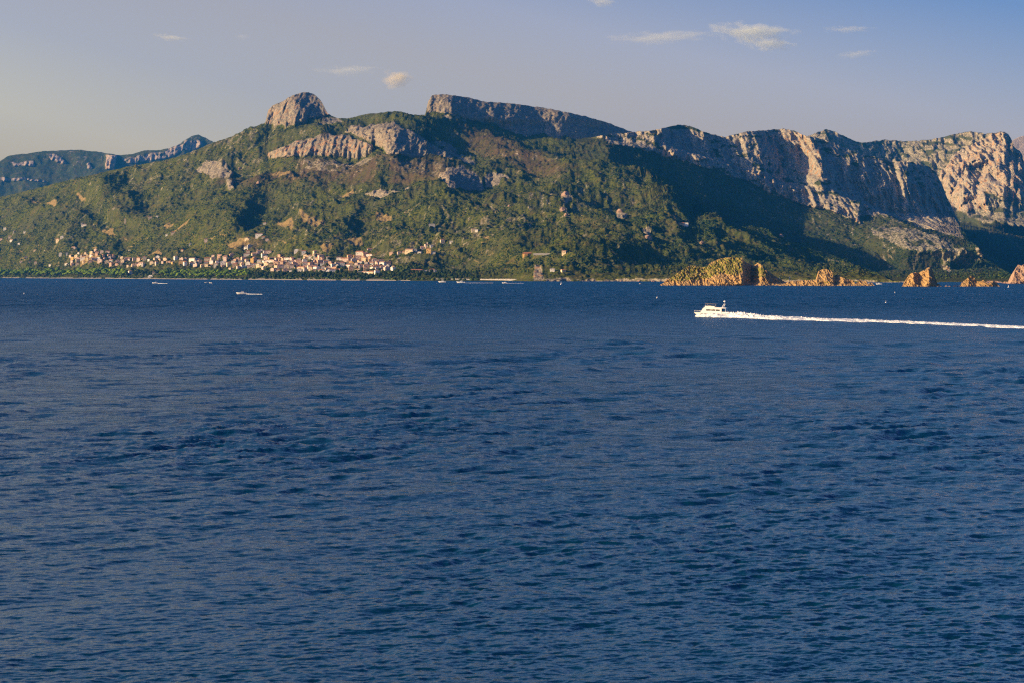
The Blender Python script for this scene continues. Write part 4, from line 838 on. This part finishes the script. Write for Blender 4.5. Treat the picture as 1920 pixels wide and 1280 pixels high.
def cruiser():
    Y = ground_y(594.5); e = empty('motor_cruiser', (wx(1335.5, Y), Y, 0.15), -.28); e.rotation_euler = (0, R(1.5), -.28); e.scale = (1.06, 1.06, 1.06)
    tag(e, 'white motor cruiser speeding left with flybridge and long foaming wake', 'motorboat')
    h = hull_mb(13.2, 4.2, 1.35, .5, 18, 1.9, .95, .02).build('hull', M['boat_white'], e, False)
    MB().box(-4.0, 4.6, -2.18, -2.10, .85, .98).build('rubbing_strake', M['alu'], h)
    c = wedge(MB(), -4.1, 3.6, 1.85, 1.1, 2.95, 1.1, .1, .9).build('cabin', M['boat_white'], e)
    for k, (a0, a1) in enumerate(((-1.9, -.3), (-.1, 1.3), (1.5, 2.9))): MB().box(a0, a1, -1.76 + .0, -1.62, 2.0, 2.5).build('window', M['boat_glass'], c)
    k = MB(); k.v = [(-3.35, -1.35, 1.75), (-3.35, 1.35, 1.75), (-2.35, 1.3, 2.8), (-2.35, -1.3, 2.8), (-3.28, -1.35, 1.7), (-3.28, 1.35, 1.7), (-2.28, 1.3, 2.75), (-2.28, -1.3, 2.75)]; k.f = [(0, 1, 2, 3), (7, 6, 5, 4), (0, 3, 7, 4), (1, 5, 6, 2), (3, 2, 6, 7), (0, 4, 5, 1)]
    k.build('windscreen', M['boat_glass'], c)
    fb_ = wedge(MB(), -2.6, 5.0, 1.7, 2.96, 3.25, -.3, .1, 1.0).box(-2.4, -2.2, -1.5, 1.5, 3.251, 3.75).box(-2.2, 1.0, -1.6, -1.5, 3.251, 3.65).box(-2.2, 1.0, 1.5, 1.6, 3.251, 3.65).build('flybridge', M['boat_white'], e)
    MB().box(-1.2, -.5, -.9, .9, 3.252, 3.9).box(-.45, .1, -.9, .9, 3.252, 3.55).build('seat', M['boat_shade'], fb_)
    bt = MB().box(-2.3, 1.4, -1.5, 1.5, 4.35, 4.43).build('bimini_top', M['boat_shade'], e)
    for x, y in ((-2.1, -1.4), (-2.1, 1.4), (1.2, -1.4), (1.2, 1.4)): MB().tube((x, y, 3.2), (x, y, 4.36), .035, n=6).build('bimini_pole', M['alu'], bt)
    ar = MB(); 
    for y in (-1.5, 1.5): ar.tube((3.6, y, 3.2), (4.3, y * .8, 4.5), .12, .1, 6)
    ar.tube((4.3, -1.25, 4.5), (4.3, 1.25, 4.5), .11, n=6); ar = ar.build('radar_arch', M['boat_white'], e)
    MB().tube((4.3, 0, 4.5), (4.3, 0, 5.1), .05, n=6).build('mast', M['alu'], ar)
    dm = MB(); dm.loft([[(4.3 + r * math.cos(a), r * math.sin(a), z) for a in [2 * math.pi * q / 12 for q in range(12)]] for r, z in ((.2, 5.1), (.42, 5.25), (.45, 5.45), (.3, 5.62), (.08, 5.68))]).build('radar_dome', M['boat_white'], ar)
    ck = MB().box(3.62, 6.4, -1.7, -1.55, 1.2, 1.75).box(3.62, 6.4, 1.55, 1.7, 1.2, 1.75).box(6.25, 6.4, -1.54, 1.54, 1.2, 1.75).build('cockpit', M['boat_white'], e)
    MB().box(5.4, 6.0, -1.4, 1.4, 1.2, 1.6).build('bench', M['boat_shade'], ck)
    MB().box(3.605, 3.66, -1.4, 1.4, 1.4, 2.85).build('saloon_door', M['boat_glass'], c)
    for y in (-1.4, 1.4): MB().tube((4.9, y, 1.7), (4.9, y, 2.97), .06, n=6).build('hardtop_post', M['boat_white'], fb_)
    MB().box(6.6, 7.5, -1.6, 1.6, .25, .38).build('swim_platform', M['boat_white'], e)
    rl = MB()
    for sy in (-1, 1):
        pr = None
        for q in range(8):
            t = q / 7; x = -6.4 + 4.2 * t; w = 2.1 * (1 - (1 - (x + 6.6) / 13.2) ** 2.6) ** .8 * .92; p = (x, sy * w, 1.95 - .05 * t); rl.tube((x, sy * w, 1.2), p, .02, n=5)
            if pr: rl.tube(pr, p, .025, n=5)
            pr = p
    rl.build('bow_rail', M['alu'], e)
    # bow spray and wake
    p0 = (wx(1306, Y + 6), Y + 6)
    wake('bow_spray', 'white bow spray along the waterline of the motor cruiser', [(wx(1303.5, Y + 1.2), Y + 1.2), (wx(1320, Y - 1.5), Y - 1.5), (wx(1345, Y - 4.0), Y - 4.0), (wx(1372, Y - 5), Y - 5)], [.4, 1.5, 2.0, 2.0], [.3, 1.25, 1.2, 1.2], 501)
    pts = [(1357, 594.4), (1385, 596.0), (1420, 597.3), (1460, 599.0), (1500, 599.6), (1550, 601.8), (1600, 602.6), (1660, 604.4), (1720, 606.8), (1800, 610.0), (1860, 612.4), (1925, 615.2), (1990, 618.5), (2060, 622)]
    path = [(wx(x, ground_y(y)), ground_y(y)) for x, y in pts]
    wake('wake', 'long white wake trailing from the cruiser to the right picture edge', path, [3, 7, 9, 10, 10, 10, 10, 10, 9.5, 9, 9, 8.5, 8, 8], [1.5, 2.0, 1.4, 1.05, .85, .7, .62, .55, .48, .42, .36, .3, .25, .2], 505)
cruiser()
def small_boat(px, py, L, rz, label, canopy=None, name='motorboat', wk=None, cab=True, group='small motorboats on the bay', mast=0.0):
    Y = ground_y(py); e = empty(name, (wx(px, Y), Y, .05), rz); tag(e, label, 'boat', group)
    hull_mb(L, L * .34, L * .13, .3, 12, L * .1).build('hull', M['boat_white'], e)
    if cab:
        c = wedge(MB(), -L * .12, L * .2, L * .12, L * .13, L * .27, L * .09, L * .02).build('cabin', M['boat_white'], e)
        MB().box(-L * .02, L * .15, -L * .125, -L * .112, L * .19, L * .235).build('window', M['boat_glass'], c)
    if canopy: MB().box(-L * .1, L * .3, -L * .13, L * .13, L * .34, L * .36).tube((-L * .08, -L * .12, L * .12), (-L * .08, -L * .12, L * .345), .05, n=5).tube((L * .28, -L * .12, L * .12), (L * .28, -L * .12, L * .345), .05, n=5).tube((-L * .08, L * .12, L * .12), (-L * .08, L * .12, L * .345), .05, n=5).tube((L * .28, L * .12, L * .12), (L * .28, L * .12, L * .345), .05, n=5).build('canopy', M[canopy], e)
    MB().box(L * .49, L * .53, -.22, .22, .1, L * .16 + .3).build('outboard_motor', M['boat_glass'], e)
    if wk:
        x1, y1, w_, h_ = wk; path = [(wx(px + L * F / Y * .45, Y), Y), (wx((px + x1) / 2 + 3, ground_y((py + y1) / 2)), ground_y((py + y1) / 2)), (wx(x1, ground_y(y1)), ground_y(y1))]
        wake('wake', wk_label(label), path, [w_ * .5, w_, w_ * .4], [h_, h_ * .7, .05], 520 + int(px) % 50)
    return e
def wk_label(l): return 'short white wake behind the ' + ' '.join(l.split()[:8])
small_boat(291, 532.2, 10, .1, 'white speedboat with a short bright wake off the beach pavilion', wk=(314, 532.6, 3, .35))
small_boat(387, 531.2, 7, .3, 'left one of two tiny pale boats off the green grove')
small_boat(395, 531.6, 6, -.3, 'right one of two tiny pale boats off the green grove', cab=False)
small_boat(453, 552.3, 8.6, .12, 'white open motorboat with blue canopy heading left off the town', canopy='blue', wk=(492, 552.6, 1.6, .12))
small_boat(829, 530.4, 14, 0, 'long white boat lying close off the marina trees', group='boats off the breakwater')
small_boat(864, 531.3, 15, 0.05, 'white boat leading a long thin wake off the breakwater', wk=(925, 531.4, 4, .12), group='boats off the breakwater')
small_boat(946, 532.0, 9, 0, 'white boat drawing the right-hand wake off the breakwater', wk=(982, 532.0, 5, .15), group='boats off the breakwater')
small_boat(1200, 534.0, 5.5, .9, 'small white boat with orange canopy alone under the dark slope', canopy='orange')
small_boat(749, 526.9, 6, .6, 'tiny white boat at the right end of the town beach', cab=False)
small_boat(1648, 534.2, 9, 0, 'tiny white boat moored between rock shelf and sea stack', group='boats near the islets')
small_boat(1630, 533.6, 7, .4, 'tiny boat right behind the last rocks of the square-block shelf', group='boats near the islets')
small_boat(933, 526.2, 8, 1.0, 'white motorboat moored left behind the breakwater boats', group='moored boats at the marina'); small_boat(941, 526.0, 9, 1.3, 'white motorboat moored second behind the breakwater', group='moored boats at the marina')
small_boat(950, 526.3, 8, .8, 'white motorboat moored third behind the breakwater', group='moored boats at the marina')
def sailboat(px, py, L, mh, label, sail=False, group=None):
    Y = ground_y(py); e = empty('sailboat', (wx(px, Y), Y, .05), hr.uniform(-.5, .5)); tag(e, label, 'sailboat', group)
    hull_mb(L, L * .3, L * .1, .3, 10, L * .1).build('hull', M['boat_white'], e); wedge(MB(), -L * .15, L * .15, L * .09, L * .1, L * .16, L * .05, .1).build('cabin', M['boat_white'], e)
    MB().tube((-L * .08, 0, .4), (-L * .08, 0, mh), .16, .10, 6).build('mast', M['alu'], e); MB().tube((-L * .08, 0, L * .2), (L * .35, 0, L * .2), .10, n=6).build('boom', M['alu'], e)
    if sail: k = MB(); k.v = [(-L * .06, 0, L * .22), (L * .34, .12, L * .23), (-L * .06, 0, mh * .96), (-L * .06, .08, L * .22), (L * .34, .2, L * .23), (-L * .06, .08, mh * .96)]; k.f = [(0, 1, 2), (5, 4, 3), (0, 2, 5, 3), (1, 4, 5, 2), (0, 3, 4, 1)]; k.build('sail', M['sail'], e)
    return e
for i_, x in enumerate((824, 868, 884, 897, 901, 909, 913, 922, 958, 968)):
    sailboat(x, 525.9 + (i_ % 3) * .25, 10 + i_ % 3, 14 + (i_ * 5) % 7, '%s bare-masted sailboat from the left in the marina' % ORD[i_], group='sailboats in the marina')
sailboat(1462, 531.2, 8, 10.5, 'small sailboat with white sail raised behind the large islet tail', True)
def buoy(px, py, r_, mt, label):
    Y = ground_y(py); e = empty('buoy', (wx(px, Y), Y, 0)); tag(e, label, 'buoy')
    MB().loft([[(r * math.cos(a), r * math.sin(a), z) for a in [2 * math.pi * q / 12 for q in range(12)]] for r, z in ((r_ * .6, -.3), (r_, .1 * r_), (r_, .5 * r_), (r_ * .4, 1.0 * r_), (r_ * .12, 1.1 * r_), (r_ * .1, 2.2 * r_))]).build('float', M[mt], e)
    MB().box(-.3 * r_, .3 * r_, -.3 * r_, .3 * r_, 2.21 * r_, 2.7 * r_).build('topmark', M[mt], e)
buoy(1232, 559.5, .5, 'boat_white', 'white buoy on open water left above the motor cruiser'); buoy(1661, 568.0, .4, 'boat_white', 'white buoy between the sea stack and the cruiser wake'); buoy(45, 552, .5, 'boat_white', 'tiny white buoy near the left picture edge')
buoy(1052, 534, 1.3, 'boat_white', 'pale buoy off the end of the breakwater'); buoy(1678, 550, .45, 'boat_white', 'tiny white buoy just left under the sea stack'); buoy(1891, 539.5, 1.0, 'boat_white', 'tiny white buoy off the low golden islet')
# navigation post on the rock shelf
Y_ = ground_y(535.5); e = empty('beacon', (wx(1481, Y_), Y_, 3.5)); tag(e, 'pale beacon column at the left end of the low orange shelf', 'beacon')
MB().box(-1.6, 1.6, -1.6, 1.6, -4, .8).build('plinth', M['stone'], e); MB().tube((0, 0, .75), (0, 0, 7.5), .75, .55, 10).build('column', M['stone'], e); MB().tube((0, 0, 7.4), (0, 0, 8.6), .8, .5, 10).build('lantern', M['boat_white'], e)
# red pedal boats drawn up on the sand
for i_, x in enumerate((602, 606, 610, 615)):
    g = ground(TA, x, 525.2); e = empty('pedal_boat', (g.x, g.y, g.z + .9), .3 * i_); tag(e, '%s red pedal boat from the left, drawn up on the town beach' % ORD[i_], 'pedal boat', 'red pedal boats on the sand')
    for sy in (-.7, .7): MB().tube((-2.2, sy, .3), (2.2, sy, .3), .4, .35, 8).build('float', M['red'], e)
    MB().box(-1.3, 1.3, -.9, .9, .62, .8).build('deck', M['red'], e); MB().box(.6, .8, -.7, .7, .81, 1.6).build('seat', M['boat_white'], e)

# ------------------------------------------------------------------ clouds, far beyond the haze
def cloud_mat(name, dens, sc, thr, col, stretch):
    m = bpy.data.materials.new(name); m.use_nodes = True; t = m.node_tree; t.nodes.clear(); o_ = t.nodes.new('ShaderNodeOutputMaterial'); v = t.nodes.new('ShaderNodeVolumePrincipled')
    tc_ = t.nodes.new('ShaderNodeTexCoord'); nz = t.nodes.new('ShaderNodeTexNoise'); mp = t.nodes.new('ShaderNodeMapping'); mp.inputs['Scale'].default_value = stretch
    t.links.new(tc_.outputs['Object'], mp.inputs[0]); t.links.new(mp.outputs[0], nz.inputs['Vector']); nz.inputs['Scale'].default_value = sc; nz.inputs['Detail'].default_value = 4
    ln = t.nodes.new('ShaderNodeVectorMath'); ln.operation = 'LENGTH'; t.links.new(tc_.outputs['Object'], ln.inputs[0])
    def mm(op, a, b, cl=False):
        q = t.nodes.new('ShaderNodeMath'); q.operation = op; q.use_clamp = cl
        for k, x in enumerate((a, b)):
            if isinstance(x, float): q.inputs[k].default_value = x
            else: t.links.new(x, q.inputs[k])
        return q.outputs[0]
    d = mm('SUBTRACT', mm('ADD', nz.outputs['Fac'], mm('MULTIPLY', mm('SUBTRACT', 1.0, ln.outputs['Value']), 0.55)), thr)
    t.links.new(mm('MULTIPLY', mm('MULTIPLY', d, 4.0, True), dens * 5.0), v.inputs['Density']); v.inputs['Color'].default_value = (*col, 1); v.inputs['Anisotropy'].default_value = 0.1
    t.links.new(v.outputs[0], o_.inputs['Volume']); return m
CLD = [(744, 148, 34, 22, 26000, .0017, .62, 0, 'small dense peach cloud between summit dome and mesa'), (1408, 60, 104, 24, 30000, .0006, .66, -.06, 'long thin wispy cloud, the brightest of the upper right sky'), (1440, 82, 66, 18, 30500, .0007, .66, -.12, 'torn lower streak hanging under the bright wispy cloud'),
       (1128, 4, 34, 11, 28000, .0008, .62, -.15, 'small white cloud touching the top picture edge'), (320, 71, 44, 8, 29000, .0007, .66, -.13, 'thin slanting cloud streak in the upper left sky'), (455, 69, 18, 7, 29000, .0004, .62, 0, 'faint cloud tuft right of the slanting streak'),
       (650, 132, 75, 12, 31000, .00025, .64, .03, 'faint long veil of cloud left of the peach cloud'), (1590, 55, 60, 8, 31000, .0003, .64, 0, 'faint flat cloud streak right of the bright wispy cloud'), (1605, 102, 48, 10, 31000, .00035, .64, .1, 'faint lower cloud veil in the right sky'),
       (1240, 70, 120, 14, 31500, .00022, .62, .04, 'very faint broad veil left of the bright wispy cloud')]
for i_, (x, y, hw, hh, Y, dn, th_, tilt, lb) in enumerate(CLD):
    me = bpy.data.meshes.new('cloud'); bm = bmesh.new(); bmesh.ops.create_icosphere(bm, subdivisions=3, radius=1.0); bm.to_mesh(me); bm.free()
    me.materials.append(cloud_mat('cloud_vapour_%s' % 'abcdefghij'[i_], dn, 1.5 + .2 * (i_ % 3), th_, (1.0, 0.92, 0.66) if i_ == 0 else (0.95, 1.0, 0.88), (1, 1, 1.4) if hw < 2 * hh else (2.2, 1, 1.2)))
    o = put('cloud', me, None, (wx(x, Y), Y, wz(y, Y)), 0, (hw / F * Y, hw * .5 / F * Y, hh / F * Y)); o.rotation_euler = (0, -tilt, 0); tag(o, lb, 'cloud')
scene.cycles.volume_step_rate = 1.0; scene.cycles.volume_max_steps = 64
